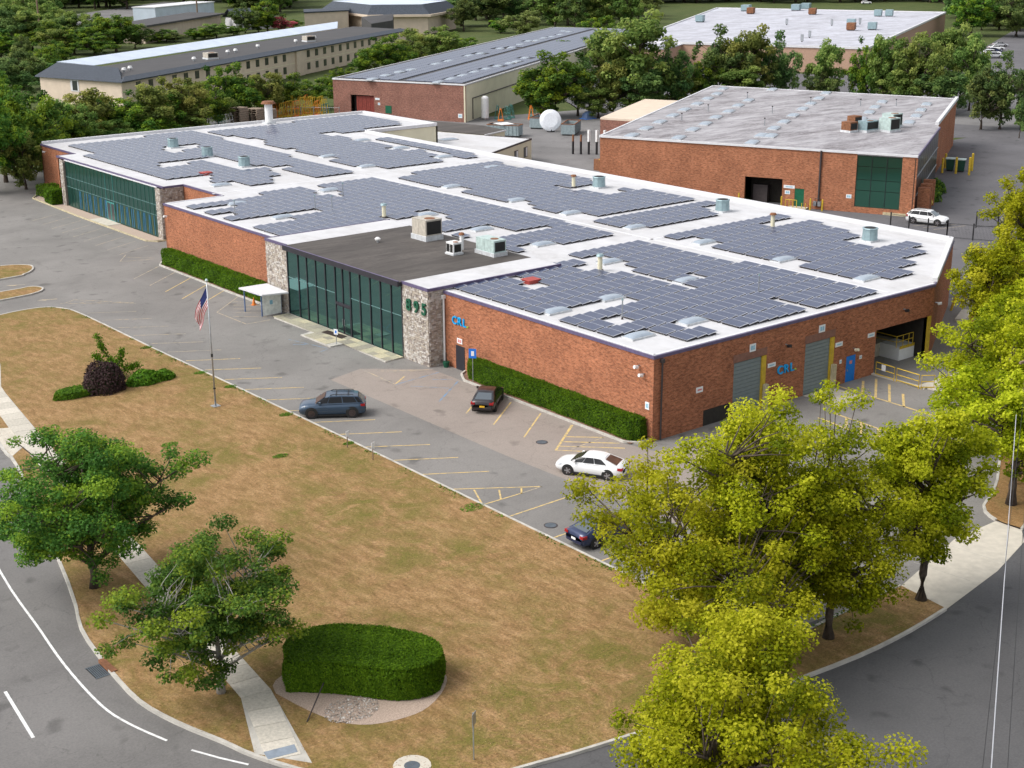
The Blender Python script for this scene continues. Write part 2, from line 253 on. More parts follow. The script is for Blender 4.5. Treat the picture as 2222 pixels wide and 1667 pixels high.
# ------------------------------------------------------------ mesh helpers
class MB:
    def __init__(s): s.v = []; s.f = []; s.m = []
    def quad(s, pts, mi=0):
        b = len(s.v); s.v += [tuple(p) for p in pts]; s.f.append(tuple(range(b, b+len(pts)))); s.m.append(mi); return s
    def prism(s, poly, z0, z1, mi=0, top=None, bottom=True):
        if sum(poly[i-1][0]*poly[i][1]-poly[i][0]*poly[i-1][1] for i in range(len(poly))) < 0: poly = poly[::-1]
        b = len(s.v); n = len(poly); s.v += [(x, y, z0) for x, y in poly]+[(x, y, z1) for x, y in poly]
        for i in range(n): j = (i+1) % n; s.f.append((b+i, b+j, b+n+j, b+n+i)); s.m.append(mi)
        s.f.append(tuple(range(b+n, b+2*n))); s.m.append(mi if top is None else top)
        if bottom: s.f.append(tuple(range(b+n-1, b-1, -1))); s.m.append(mi)
        return s
    def box(s, x0, x1, y0, y1, z0, z1, mi=0, top=None):
        return s.prism([(min(x0, x1), min(y0, y1)), (max(x0, x1), min(y0, y1)), (max(x0, x1), max(y0, y1)), (min(x0, x1), max(y0, y1))], z0, z1, mi, top)
    def hexa(s, p, mi=0):
        b = len(s.v); s.v += [tuple(q) for q in p]
        for f in ((3, 2, 1, 0), (4, 5, 6, 7), (0, 1, 5, 4), (1, 2, 6, 5), (2, 3, 7, 6), (3, 0, 4, 7)): s.f.append(tuple(b+k for k in f)); s.m.append(mi)
        return s
    def cyl(s, x, y, z0, z1, r0, r1=None, n=14, mi=0, cap=True):
        r1 = r0 if r1 is None else r1; b = len(s.v)
        for z, r in ((z0, r0), (z1, r1)):
            s.v += [(x+r*math.cos(2*math.pi*k/n), y+r*math.sin(2*math.pi*k/n), z) for k in range(n)]
        for k in range(n): j = (k+1) % n; s.f.append((b+k, b+j, b+n+j, b+n+k)); s.m.append(mi)
        if cap: s.f += [tuple(range(b+n, b+2*n)), tuple(range(b+n-1, b-1, -1))]; s.m += [mi, mi]
        return s
    def tube(s, pts, r, n=6, mi=0, cap=True):
        pts = [Vector(p) for p in pts]; rs = r if isinstance(r, (list, tuple)) else [r]*len(pts); b = len(s.v)
        for i, p in enumerate(pts):
            d = (pts[min(i+1, len(pts)-1)]-pts[max(i-1, 0)]).normalized(); a = d.cross(Vector((0, 0, 1)))
            a = a.normalized() if a.length > 1e-3 else Vector((1, 0, 0)); c = d.cross(a)
            for k in range(n): q = p+rs[i]*(math.cos(2*math.pi*k/n)*a+math.sin(2*math.pi*k/n)*c); s.v.append(tuple(q))
        for i in range(len(pts)-1):
            for k in range(n): j = (k+1) % n; s.f.append((b+i*n+k, b+i*n+j, b+(i+1)*n+j, b+(i+1)*n+k)); s.m.append(mi)
        if cap: e = b+(len(pts)-1)*n; s.f += [tuple(range(b+n-1, b-1, -1)), tuple(range(e, e+n))]; s.m += [mi, mi]
        return s
    def dome(s, cx, cy, z, lx, ly, h, mi=0, n=4):
        b = len(s.v)
        for i in range(n+1):
            for j in range(n+1):
                u = 2*i/n-1; w = 2*j/n-1; s.v.append((cx+u*lx/2, cy+w*ly/2, z+h*(max(0, (1-u**2))*max(0, (1-w**2)))**.4))
        for i in range(n):
            for j in range(n): a = b+i*(n+1)+j; s.f.append((a, a+n+1, a+n+2, a+1)); s.m.append(mi)
        return s
    def mesh(s, name):
        me = bpy.data.meshes.new(name); me.from_pydata(s.v, [], s.f); me.update()
        nf = len(s.f); me.polygons.foreach_set('material_index', s.m)
        uv = me.uv_layers.new(name='uv'); co = np.array(s.v, dtype=np.float32)
        nl = len(me.loops); lv = np.empty(nl, np.int32); me.loops.foreach_get('vertex_index', lv)
        lt = np.empty(nf, np.int32); me.polygons.foreach_get('loop_total', lt); nr = np.empty(nf*3, np.float32); me.polygons.foreach_get('normal', nr); nr = nr.reshape(-1, 3)
        fn = np.repeat(nr, lt, axis=0); p = co[lv]; hor = np.abs(fn[:, 2]) > .7
        tl = np.maximum(np.hypot(fn[:, 0], fn[:, 1]), 1e-6); tx = -fn[:, 1]/tl; ty = fn[:, 0]/tl
        u = np.where(hor, p[:, 0], p[:, 0]*tx+p[:, 1]*ty); w = np.where(hor, p[:, 1], p[:, 2])
        uv.data.foreach_set('uv', np.stack([u, w], 1).ravel().astype(np.float32)); return me

def mlist(m):
    return [M[k] for k in (m if isinstance(m, (list, tuple)) else [m])]
def add(name, me, parent=None, world=True):
    o = bpy.data.objects.new(name, me); COL.objects.link(o)
    if parent is not None:
        o.parent = parent
        if world:
            l = Vector((0, 0, 0)); p = parent
            while p is not None: l += p.location; p = p.parent
            o.location = -l
    return o
def obj(name, mb, m, parent=None, world=True, smooth=False):
    me = mb.mesh(name)
    for x in mlist(m): me.materials.append(x)
    if smooth: me.polygons.foreach_set('use_smooth', [True]*len(me.polygons))
    return add(name, me, parent, world)
def tag(o, label=None, cat=None, group=None, kind=None):
    if label: o['label'] = label
    if cat: o['category'] = cat
    if group: o['group'] = group
    if kind: o['kind'] = kind
    return o
def thing(name, label, cat, loc=(0, 0, 0), rz=0, group=None):
    o = bpy.data.objects.new(name, None); o.empty_display_size = .3; COL.objects.link(o); o.location = loc; o.rotation_euler = (0, 0, rz); return tag(o, label, cat, group)
def struct(name, mb, m, parent=None): return tag(obj(name, mb, m, parent), kind='structure')
def copy_tree(o, parent=None):
    c = o.copy(); COL.objects.link(c); c.parent = parent
    for ch in list(o.children): copy_tree(ch, c)
    return c
ORD = ['first', 'second', 'third', 'fourth', 'fifth', 'sixth', 'seventh', 'eighth', 'ninth', 'tenth', 'eleventh', 'twelfth', 'thirteenth', 'fourteenth', 'fifteenth', 'sixteenth', 'seventeenth', 'eighteenth', 'nineteenth', 'twentieth', 'twenty-first', 'twenty-second', 'twenty-third', 'twenty-fourth', 'twenty-fifth', 'twenty-sixth', 'twenty-seventh', 'twenty-eighth', 'twenty-ninth', 'thirtieth', 'thirty-first', 'thirty-second', 'thirty-third', 'thirty-fourth', 'thirty-fifth', 'thirty-sixth', 'thirty-seventh', 'thirty-eighth', 'thirty-ninth', 'fortieth']
def side(x, y):  # left-to-right order as seen from the street corner
    dx, dy = x+68.1, y+68.5; return -math.atan2(dy, dx)
class Wall:   # local frame on a wall from a to b: s metres along, z up, o metres outward
    def __init__(w, a, b, out):
        w.a = Vector(a); d = Vector(b)-w.a; w.L = d.length; w.d = d/w.L; w.n = Vector((w.d.y, -w.d.x))
        if w.n.dot(Vector(out)) < 0: w.n = -w.n
    def p(w, s, z, o=0): q = w.a+w.d*s+w.n*o; return (q.x, q.y, z)
    def box(w, mb, s0, s1, z0, z1, o0, o1, mi=0):
        pts = [w.p(s0, z0, o0), w.p(s1, z0, o0), w.p(s1, z0, o1), w.p(s0, z0, o1), w.p(s0, z1, o0), w.p(s1, z1, o0), w.p(s1, z1, o1), w.p(s0, z1, o1)]
        if (w.d.x*w.n.y-w.d.y*w.n.x) < 0: pts = [pts[k] for k in (3, 2, 1, 0, 7, 6, 5, 4)]
        return mb.hexa(pts, mi)
def text_mesh(name, txt, size, m, thick=.06, bold=.02):
    cu = bpy.data.curves.new(name, 'FONT'); cu.body = txt; cu.size = size; cu.extrude = thick/2; cu.offset = bold; cu.align_x = 'LEFT'
    t = bpy.data.objects.new(name, cu); COL.objects.link(t); dg = bpy.context.evaluated_depsgraph_get()
    me = bpy.data.meshes.new_from_object(t.evaluated_get(dg)); bpy.data.objects.remove(t); me.name = name
    me.materials.clear(); me.materials.append(M[m]); return me

# ------------------------------------------------------------ foliage
def leaves_mesh(name, pos, nrm, size, tint, m, aspect=1.0, jit=.9):
    n = len(pos); r = RNG.normal(size=(n, 3)); nn = nrm+jit*r*.6; nn /= np.linalg.norm(nn, axis=1)[:, None]+1e-9
    a = np.cross(nn, RNG.normal(size=(n, 3))); a /= np.linalg.norm(a, axis=1)[:, None]+1e-9; b = np.cross(nn, a)
    s = (size*(.6+.8*RNG.random(n)))[:, None]; a = a*s*.5; b = b*s*.5*aspect
    fold = nn*s*.18
    v = np.stack([pos-a, pos-b*.8+fold, pos+a, pos+b*.8+fold], 1).reshape(-1, 3).astype(np.float32)
    me = bpy.data.meshes.new(name); me.vertices.add(4*n); me.vertices.foreach_set('co', v.ravel())
    me.loops.add(4*n); me.loops.foreach_set('vertex_index', np.arange(4*n, dtype=np.int32))
    me.polygons.add(n); me.polygons.foreach_set('loop_start', np.arange(0, 4*n, 4, dtype=np.int32)); me.polygons.foreach_set('loop_total', np.full(n, 4, np.int32))
    me.update(calc_edges=True); at = me.attributes.new('tint', 'FLOAT', 'FACE'); at.data.foreach_set('value', np.clip(tint, 0, 1).astype(np.float32))
    me.materials.append(M[m]); return me

def crown_points(h, r, zb, ncl, nleaf, cr, seed, flat=.8, gap=.25, lean=(0, 0), lump=.25):
    g = np.random.default_rng(seed); C = []; ph = g.random(6)*6.28
    zc = (h+zb)/2; zr = (h-zb)/2
    while len(C) < ncl:
        d = g.normal(size=3); d /= np.linalg.norm(d); a = math.atan2(d[1], d[0])
        k = 1+lump*math.sin(2*a+ph[0])*.6+lump*math.sin(3*a+ph[1]+2*d[2])*.7+lump*.5*math.sin(5*a+ph[2])
        q = g.random()**.42; w = (1-.25*max(0, -d[2]))
        p = np.array([d[0]*r*q*k*w, d[1]*r*q*k*w, zc+d[2]*zr*q*(.9+.2*math.sin(a*2+ph[3]))])
        p[:2] += np.array(lean)*(p[2]/h)
        if math.sin(p[0]*1.9/cr+ph[4])+math.sin(p[1]*1.9/cr+ph[5])+math.sin(p[2]*2.1/cr+ph[0]) > .78: continue
        C.append(p)
    C = np.array(C); rad = cr*(.65+.7*g.random(ncl)); dens = rad**2; cnt = np.maximum(8, (dens/dens.sum()*nleaf).astype(int))
    P = []; N = []; T = []
    ct = g.normal(.5, .22, ncl)
    for c, rr, k, t in zip(C, rad, cnt, ct):
        d = g.normal(size=(k, 3)); d /= np.linalg.norm(d, axis=1)[:, None]; q = rr*(g.random(k)**.45)[:, None]
        off = d*q; off[:, 2] *= flat; P.append(c+off); n = d*.6+np.array([0, 0, .8]); N.append(n); T.append(t+g.normal(0, .16, k)+.10*d[:, 2])  # tint rises on upper leaves: light from above put into clump colour
    return C, rad, np.concatenate(P), np.concatenate(N), np.concatenate(T)

def trunk_mesh(h, r0, zb, C, rad, seed, m, lean=(0, 0), forks=5, bare=0):
    g = random.Random(seed); mb = MB(); top = zb+(h-zb)*.72; pts = []; n = 6
    for i in range(n+1):
        z = top*i/n; pts.append((lean[0]*z/h+g.uniform(-.06, .06)*z*.5, lean[1]*z/h+g.uniform(-.06, .06)*z*.5, z))
    rs = [r0*1.35]+[r0*(1-.13*i) for i in range(1, n+1)]; mb.tube(pts, rs, 8)
    def at(z): k = min(n-1, max(0, int(z/top*n))); t = z/top*n-k; return Vector(pts[k]).lerp(Vector(pts[k+1]), min(1, t))
    order = sorted(range(len(C)), key=lambda k: -np.hypot(C[k][0], C[k][1])); limbs = []
    order = order[::2]+order[1::2]
    for q, k in enumerate(order):
        c = Vector(C[k]); L = math.hypot(c.x, c.y)
        if q < forks*3:
            z = max(zb*.75, min(top*.95, c.z-.55*L-.3)); s = at(z); mid = s.lerp(c, .5)+Vector((g.uniform(-.3, .3), g.uniform(-.3, .3), g.uniform(.0, .5)))*max(.3, L*.12)
            rr = r0*g.uniform(.36, .55); mb.tube([s, s.lerp(mid, .55), mid, c], [rr, rr*.8, rr*.55, rr*.18], 5); limbs.append((s, mid, c, rr))
        else:
            b = min(limbs, key=lambda l: (l[1]-c).length+max(0, l[1].z-c.z)); s = b[0].lerp(b[1], g.uniform(.5, 1)) if g.random() < .5 else b[1].lerp(b[2], g.uniform(.0, .5))
            rr = b[3]*.42; mb.tube([s, s.lerp(c, .5)+Vector((g.uniform(-.2, .2), g.uniform(-.2, .2), .15)), c], [rr, rr*.6, rr*.25], 4)
    for k in range(bare):
        l = g.choice(limbs); s = l[1]; e = s+Vector((g.uniform(-1, 1), g.uniform(-1, 1), g.uniform(.3, 1.3)))*g.uniform(.8, 1.8)
        mb.tube([s, s.lerp(e, .5)+Vector((g.uniform(-.2, .2), g.uniform(-.2, .2), 0)), e], [.03, .022, .010], 4)
    me = mb.mesh('trunk'); me.materials.append(M[m]); me.polygons.foreach_set('use_smooth', [True]*len(me.polygons)); return me

def make_tree(name, label, xy, h, r, zb, leaf, ncl, nleaf, cr, lsize, seed, bark='bark', r0=.25, lean=(0, 0), flat=.8, group=None, z=0.0, lump=.25, bare=0):
    t = thing(name, label, 'tree', (xy[0], xy[1], z), 0, group)
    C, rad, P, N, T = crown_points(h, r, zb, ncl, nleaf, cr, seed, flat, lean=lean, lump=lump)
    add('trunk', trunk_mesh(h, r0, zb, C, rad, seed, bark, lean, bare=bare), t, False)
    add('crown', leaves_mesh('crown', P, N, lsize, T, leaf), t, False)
    return t

def leafy_solid(name, faces_fn, n, size, m, parent, seed=1, jit=.7):
    P, N = faces_fn(n, np.random.default_rng(seed)); g = np.random.default_rng(seed+9)
    k = np.sin(P[:, 0]*1.7+P[:, 1]*1.1)*.08+np.sin(P[:, 0]*5.1-P[:, 1]*4.3+P[:, 2]*3)*.08
    T = g.normal(.5, .2, len(P))+k
    return add(name, leaves_mesh(name, P+N*g.normal(0, size*.35, len(P))[:, None], N, size, T, m, jit=jit), parent, True)

def hedge_surface(poly, z0, z1, bulge=.0):
    # samples of top and sides of a prism
    pts = [Vector(p) for p in poly]
    if sum(pts[i-1].x*pts[i].y-pts[i].x*pts[i-1].y for i in range(len(pts))) < 0: pts = pts[::-1]
    def fn(n, g):
        segs = [(pts[i], pts[(i+1) % len(pts)]) for i in range(len(pts))]; A = [(b-a).length*(z1-z0) for a, b in segs]
        xs = [p.x for p in pts]; ys = [p.y for p in pts]; area = abs(sum(pts[i-1].x*pts[i].y-pts[i].x*pts[i-1].y for i in range(len(pts))))/2
        tot = sum(A)+area; P = []; N = []
        for (a, b), ar in zip(segs, A):
            k = int(n*ar/tot); t = g.random(k); z = z0+(z1-z0)*g.random(k); d = b-a; nx, ny = d.y/d.length, -d.x/d.length
            x = a.x+d.x*t; y = a.y+d.y*t; wob = .06*np.sin(x*2.3+y*1.9+z*3); edge = np.clip((z-z1+.25)/.25, 0, 1)**2*.10
            P.append(np.stack([x+nx*(wob-edge), y+ny*(wob-edge), z], 1)); N.append(np.tile([nx, ny, .25], (k, 1)))
        k = int(n*area/tot); got = 0; px = np.array(xs); py = np.array(ys)
        while got < k:
            x = g.uniform(min(xs), max(xs), k*2); y = g.uniform(min(ys), max(ys), k*2); ins = np.zeros(len(x), bool)
            for i in range(len(xs)):
                x1, y1, x2, y2 = xs[i], ys[i], xs[i-1], ys[i-1]; c = ((y1 > y) != (y2 > y)) & (x < (x2-x1)*(y-y1)/((y2-y1) if y2 != y1 else 1e-9)+x1); ins ^= c
            x, y = x[ins][:k-got], y[ins][:k-got]; got += len(x); P.append(np.stack([x, y, np.full(len(x), z1)+.05*np.sin(x*2.1+1)*np.sin(y*1.7)], 1)); N.append(np.tile([0, 0, 1.0], (len(x), 1)))
            if len(x) == 0: break
        return np.concatenate(P), np.concatenate(N)
    return fn
def shrink(poly, k):
    xs = [p[0] for p in poly]; ys = [p[1] for p in poly]; cx = (min(xs)+max(xs))/2; cy = (min(ys)+max(ys))/2
    fx = 1-2*k/(max(xs)-min(xs)); fy = 1-2*k/(max(ys)-min(ys)); return [(cx+(x-cx)*fx, cy+(y-cy)*fy) for x, y in poly]
def hedge(name, label, poly, z0, z1, n, size, m, cat='hedge', seed=3, kx=.12, group=None):
    cx = sum(p[0] for p in poly)/len(poly); cy = sum(p[1] for p in poly)/len(poly)
    t = thing(name, label, cat, (cx, cy, z0), 0, group)
    obj('inner_twigs', MB().prism(shrink(poly, kx), z0, z1-.10), 'leaf_core', t); leafy_solid('foliage', hedge_surface(poly, z0+.05, z1), n, size, m, t, seed); return t
# ------------------------------------------------------------ ground, roads, kerbs, lawn
def smooth_line(P, n=4):
    out = []
    for i in range(len(P)-1):
        p0 = P[max(i-1, 0)]; p1 = P[i]; p2 = P[i+1]; p3 = P[min(i+2, len(P)-1)]
        for k in range(n):
            t = k/n; out.append(tuple(.5*((2*p1[c])+(-p0[c]+p2[c])*t+(2*p0[c]-5*p1[c]+4*p2[c]-p3[c])*t*t+(-p0[c]+3*p1[c]-3*p2[c]+p3[c])*t**3) for c in (0, 1)))
    return out+[P[-1]]
def sheet(name, poly, z, m, parent=None, kind='structure'):
    mb = MB(); poly = list(poly)
    if sum(poly[i-1][0]*poly[i][1]-poly[i][0]*poly[i-1][1] for i in range(len(poly))) < 0: poly = poly[::-1]
    mb.quad([(x, y, z) for x, y in poly]); o = obj(name, mb, m, parent)
    if kind and parent is None: o['kind'] = kind
    return o
def offset_line(P, d):
    out = []
    for i, p in enumerate(P):
        a = Vector(P[max(i-1, 0)]); b = Vector(P[min(i+1, len(P)-1)]); t = (b-a).normalized(); out.append((p[0]-t.y*d, p[1]+t.x*d))
    return out
def strip(mb, P, w, z0, z1, mi=0):
    A = offset_line(P, w/2); B = offset_line(P, -w/2)
    for i in range(len(P)-1):
        mb.hexa([(*B[i], z0), (*B[i+1], z0), (*A[i+1], z0), (*A[i], z0), (*B[i], z1), (*B[i+1], z1), (*A[i+1], z1), (*A[i], z1)], mi)
    return mb
def kerb(name, P, m='kerb', w=.17, z1=.15, parent=None):
    o = obj(name, strip(MB(), P, w, -.02, z1), m, parent)
    if parent is None: o['kind'] = 'structure'
    return o
sheet('ground', [(-900, -900), (2400, -900), (2400, 2400), (-900, 2400)], -.06, 'grass')
ROADCURB = smooth_line([(-24, 84), (-29.5, 62), (-33.3, 45), (-36.65, 29.6), (-37.4, 23.9), (-41.9, 4.35), (-43.55, -1.4), (-44.1, -5.4), (-44.25, -6.8), (-44.4, -10.3), (-43.9, -13.2), (-43.0, -16.1), (-42.4, -18.2), (-40.9, -21.3), (-38.3, -24.2), (-35.6, -25.9), (-33.05, -26.6), (-31.1, -27.05), (-28.7, -27.5), (-25.9, -28.0), (-20, -28.9), (-14.2, -29.5), (-10, -29.5), (-6.36, -29.2)], 3)
LOTCURB = smooth_line([(-29.3, 63.5), (-23.56, 65.75), (-19.6, 66.0), (-17.9, 64.3), (-17.3, 60.6), (-17.2, 45.5), (-17.0, 34.7), (-16.83, 20.7), (-16.75, 9.3), (-16.75, -4), (-16.75, -14), (-16.9, -20), (-16.4, -24.2), (-14.6, -25.9), (-12, -26.0), (-5.9, -25.9)], 3)
sheet('front_road', [(-180, 140), (-24, 140), (-15, 95), (-15, 64), (-18, 60), (-18, -20), (-14, -26), (-14, -60), (-180, -60)], -.012, 'asphalt_road')
sheet('side_street', [(-37, -22), (-30, -24), (-14, -25), (0, -26), (15, -20), (62, 9), (75, 0), (30, -60), (-45, -80), (-70, -60)], -.006, 'asphalt_street')
lot = sheet('parking_lot', [(-24, 92), (-24, 64), (-17, 60), (-17, -25), (-5, -26.5), (9, -24), (30, -10), (62, 9), (75, 17), (75, 100), (92, 100), (92, 110), (80, 150), (-5, 150), (-15, 110)], 0, 'asphalt_lot')
sheet('service_yard', [(50, 12), (60, 12), (78, 27), (78, 38), (70, 70), (80, 95), (128, 116), (140, 150), (104, 156), (82, 186), (40, 186), (40, 140), (50, 100)], .004, 'asphalt_yard')
sheet('neighbour_yard', [(60, 80), (50, 12), (78, -2), (150, 38), (178, 62), (168, 78), (146, 76), (86, 40), (70, 78)], .008, 'asphalt_dark')
sheet('car_park_far', [(262, 120), (330, 150), (420, 190), (410, 230), (330, 190), (240, 150)], -.01, 'asphalt_dark')
sheet('rear_car_park', [(128, 152), (146, 118), (150, 78), (178, 62), (240, 120), (228, 158), (200, 215), (150, 190)], -.03, 'asphalt_dark')
sheet('tree_lane', [(165, 92), (176, 60), (240, 70), (330, 130), (320, 145), (225, 112)], -.02, 'asphalt_yard')
sheet('resurfaced_lane', [(-9.9, 27.7), (-6.3, 28.7), (-1.75, 24.7), (-1.75, 1.0), (-1.2, -1.5), (3, -2.2), (3, -12), (-8.5, -25.5), (-9.2, -12), (-9.85, 4.5)], .006, 'asphalt_beige')
LAWN = LOTCURB+[p for p in ROADCURB if p[1] < 61.5][::-1]
la = sheet('front_lawn', LAWN, .125, 'lawn')
kerb('kerb_lawn', LOTCURB); kerb('kerb_road', ROADCURB)
# verge beyond the apron
V2 = smooth_line([(6.4, -25.8), (6.4, -24.0), (7.8, -22.2), (12.4, -20.2), (30, -9.5), (62, 9.5)], 3); V2b = smooth_line([(6.4, -25.8), (14, -22.8), (32, -12.3), (63, 6.5)], 3)
sheet('street_verge', V2+V2b[::-1], .125, 'verge'); kerb('kerb_verge', V2[3:]); kerb('kerb_street', V2b)
sheet('far_verge', [(-39, -47), (-36, -39.5), (-32, -37.4), (-28, -37.6), (-26.5, -40), (-30, -46), (-36, -51)], .12, 'verge')
ap = [(-5.9, -25.9), (-6.36, -29.2), (.1, -28.2), (4.9, -26.9), (6.4, -25.8), (6.4, -24.0), (2, -24.0)]
apr = sheet('driveway_apron', ap, .012, 'concrete')
for k in range(2):
    x = -2.6+k*3.6; obj('joint', strip(MB(), [(x, -24.4), (x+.4, -27.9)], .03, .012, .016), 'kerb', apr)
# entry islands
for nm, P in (('planted_island', [(-40, 88), (-24, 87.5), (-15.9, 86.8), (-13.6, 85.6), (-13.2, 84.4), (-13.9, 82.6), (-15.4, 81.2), (-18.1, 80.5), (-40, 79)]), ('planted_island', [(-40, 75), (-20.3, 74.9), (-17.2, 75.2), (-16.3, 74.5), (-16.3, 73.4), (-17.6, 72.2), (-21.4, 71.5), (-40, 69.5)])):
    Q = smooth_line(P, 3); s = sheet(nm, Q, .13, 'lawn'); kerb('kerb_rim', Q+[Q[0]], parent=s)
# sidewalk of separate slabs
sw = sheet('sidewalk', [(-34.6, 37), (-31.7, 44), (-29.6, 50), (-31.4, 50), (-33.8, 28.5), (-39.2, -14.5), (-40.75, -20.3), (-42.3, -18.6), (-40.4, -13.0), (-35.1, 29)][:0] or [(-31.0, 50), (-29.4, 49.5), (-31.8, 42.7), (-33.8, 28.5), (-39.25, -14.5), (-40.8, -20.3), (-42.4, -18.0), (-40.4, -13.0), (-35.4, 29.5), (-34.0, 38)], .13, 'kerb')
L = [Vector(p) for p in [(-31.4, 49), (-33.0, 40), (-34.6, 29), (-39.8, -13.7), (-41.55, -19.2)]]; RGT = [1.45]*5
def on_path(P, s):
    for a, b in zip(P[:-1], P[1:]):
        l = (b-a).length
        if s <= l: return a+(b-a)*(s/l), (b-a)/l
        s -= l
    return P[-1], (P[-1]-P[-2]).normalized()
tot = sum((b-a).length for a, b in zip(L[:-1], L[1:])); ns = int(tot/1.5)
def tinted(me, lo=0., hi=1.):
    at = me.attributes.new('tint', 'FLOAT', 'FACE'); at.data.foreach_set('value', [random.uniform(lo, hi)]*len(me.polygons)) ; return me
for k in range(ns):
    a, d = on_path(L, k*1.5+.015); b, d2 = on_path(L, (k+1)*1.5-.015); n1 = Vector((-d.y, d.x))*.76; n2 = Vector((-d2.y, d2.x))*.76
    mb = MB().prism([tuple(a-n1), tuple(b-n2), tuple(b+n2), tuple(a+n1)], .125, .152+random.uniform(0, .006), bottom=False)
    me = tinted(mb.mesh('slab')); me.materials.append(M['slab']); add('slab', me, sw)
obj('tactile_plate', MB().prism([(-42.05, -18.2), (-40.65, -18.52), (-40.85, -19.15), (-42.2, -18.85)], .15, .165), 'tactile', sw)
sheet('walk_apron', [(-34.4, 35.8), (-34.8, 32.6), (-36.4, 33.3), (-36.9, 26.5), (-35.3, 28.2), (-33.5, 38)], .14, 'concrete')
# drain
dr = thing('storm_drain', 'square iron storm drain grate with brick throat at the road kerb', 'drain', (-44.7, -6.2, 0))
mb = MB()
for k in range(7): mb.box(-45.03+k*.1, -44.97+k*.1, -6.85, -5.6, -.005, .01)
mb.box(-45.1, -44.3, -6.9, -6.82, -.005, .012).box(-45.1, -44.3, -5.62, -5.54, -.005, .012); obj('grate', mb, 'grate', dr)
obj('pit', MB().quad([(-45.08, -6.85, -.004), (-44.32, -6.85, -.004), (-44.32, -5.6, -.004), (-45.08, -5.6, -.004)]), 'grille', dr)
obj('throat', MB().box(-44.32, -44.0, -7.0, -5.4, -.01, .18), 'rust', dr)
for (x, y, lab) in ((-6.15, 5.04, 'round manhole cover in the pale lane near the yellow hatching'), (-15.4, -6.8, 'round manhole cover near the lawn kerb by the navy sedan'), (-37.5, -23.3, 'round manhole in a concrete collar at the bottom of the lawn')):
    t = thing('manhole_cover', lab, 'manhole', (x, y, .13 if x < -30 else .006), 0, 'manhole covers')
    obj('lid', MB().cyl(0, 0, .0, .02, .36, n=18), 'grate', t, False)
    obj('ring', MB().cyl(0, 0, -.01, .012, .44 if x > -30 else .85, n=18), 'concrete' if x < -30 else 'pipe_dark', t, False)
# painted markings, parts of the lot
def line(P, w, m, z=.010, parent=lot, name='parking_line'):
    mb = MB(); A = offset_line(P, w/2); B = offset_line(P, -w/2)
    for i in range(len(P)-1): mb.quad([(*B[i], z), (*B[i+1], z), (*A[i+1], z), (*A[i], z)])
    return obj(name, mb, m, parent)
for k in range(18):
    y = 61.3-3.49*k
    if y > 3.0: line([(-16.6, y), (-12.65, y-2.5+random.uniform(-.1, .1))], .11, 'line_worn' if y > 42 else 'line')
T = [(-16.62, 1.99), (-11.66, -1.51), (-16.67, -1.48)]; line(T[:2], .11, 'line'); line([T[1], (-13.5, -1.55)], .11, 'line_worn'); line([(-13.5, -1.55), T[2]], .11, 'line')
line([(-15.49, .92), (-16.5, -1.2)], .12, 'line'); line([(-14.21, -.14), (-15.1, -1.45)], .12, 'line'); line([(-12.88, -.85), (-13.49, -1.6)], .12, 'line')
line([(-16.6, -4.06), (-9.35, -3.92)], .12, 'line'); line([(-16.5, -8.34), (-11.5, -8.3)], .12, 'line'); line([(-16.5, -12.66), (-11.5, -12.6)], .12, 'line'); line([(-16.6, -17), (-11.5, -16.9)], .12, 'line')
for y in (75.7, 71.8, 68.2, 64.4, 60.8): line([(-2.15, y), (-6.95, y-3.9)], .11, 'line_worn' if y > 70 else 'line')
H1 = [(-2.1, 57.7), (-6.8, 53.4), (-6.7, 47.7)]; line(H1, .12, 'line_worn'); line([(-6.7, 47.7), (-4.2, 47.6)], .12, 'line_worn')
for k in range(5): t = k/5; a = Vector((-3.2, 56.7)).lerp(Vector((-6.75, 50.2)), t+.08); line([tuple(a), (max(a.x+2.4, -4.4), a.y-2.2)], .10, 'line_worn')
for y in (10.0, 13.6, 17.0): line([(-2.1, y), (-6.45, y-3.3)], .12, 'line')
HR = [(-2.0, 6.46), (-6.44, 3.15), (-3.9, .4)]; line(HR, .20, 'line')
for k, (a, b) in enumerate((((-4.09, 4.84), (-2.0, 2.9)), ((-4.95, 4.2), (-2.0, 1.3)), ((-5.7, 3.6), (-2.4, .3)))): line([a, b], .15, 'line')
line([(-5.5, 2.6), (-2.05, 2.95)], .12, 'line_worn')
line([(-6.3, 28.4), (-6.5, 23.2)], .11, 'line_worn'); line([(-6.5, 23.15), (-1.8, 23.6)], .12, 'line_blue'); line([(-4.7, 24.5), (-6.4, 23.3)], .12, 'line')
for k in range(3): line([(-5.9+k*.9, 27.4-k*.9), (-3.2+k*.6, 25.6-k*.4)], .09, 'line_worn')
line([(-6.4, 17.3), (-2.05, 20.6)], .14, 'line_blue'); line([(-3.4, 22.3), (-2.1, 21.3)], .1, 'line_blue'); line([(-5.8, 22), (-3.6, 19.4)], .1, 'line_blue')
line([(-6.34, 40.5), (-5.1, 35.5)], .1, 'line_blue'); line([(-6.4, 35.2), (-5.0, 35.6)], .12, 'line_blue'); line([(-6.9, 38.8), (-5.4, 37.6)], .1, 'line_blue')
for P in ([(20.72, -.3), (20.43, -9.5)], [(23.4, -.65), (20.85, -2.55)], [(24.7, -.95), (20.75, -3.9)], [(24.3, -2.55), (20.6, -5.35)], [(23.05, -4.8), (20.45, -6.8)], [(15.1, -4.2), (14.75, -10.5)], [(15.0, -5.6), (13.4, -6.85)], [(14.86, -7.1), (12.9, -8.6)], [(13.4, -4.2), (12.7, -9.5)], [(14.8, -8.7), (12.7, -10.3)]): line(P, .2, 'line')
for k in range(9): y = 113-3.3*k; line([(1.6, y), (-3.2, y-2.6)], .10, 'line_worn')
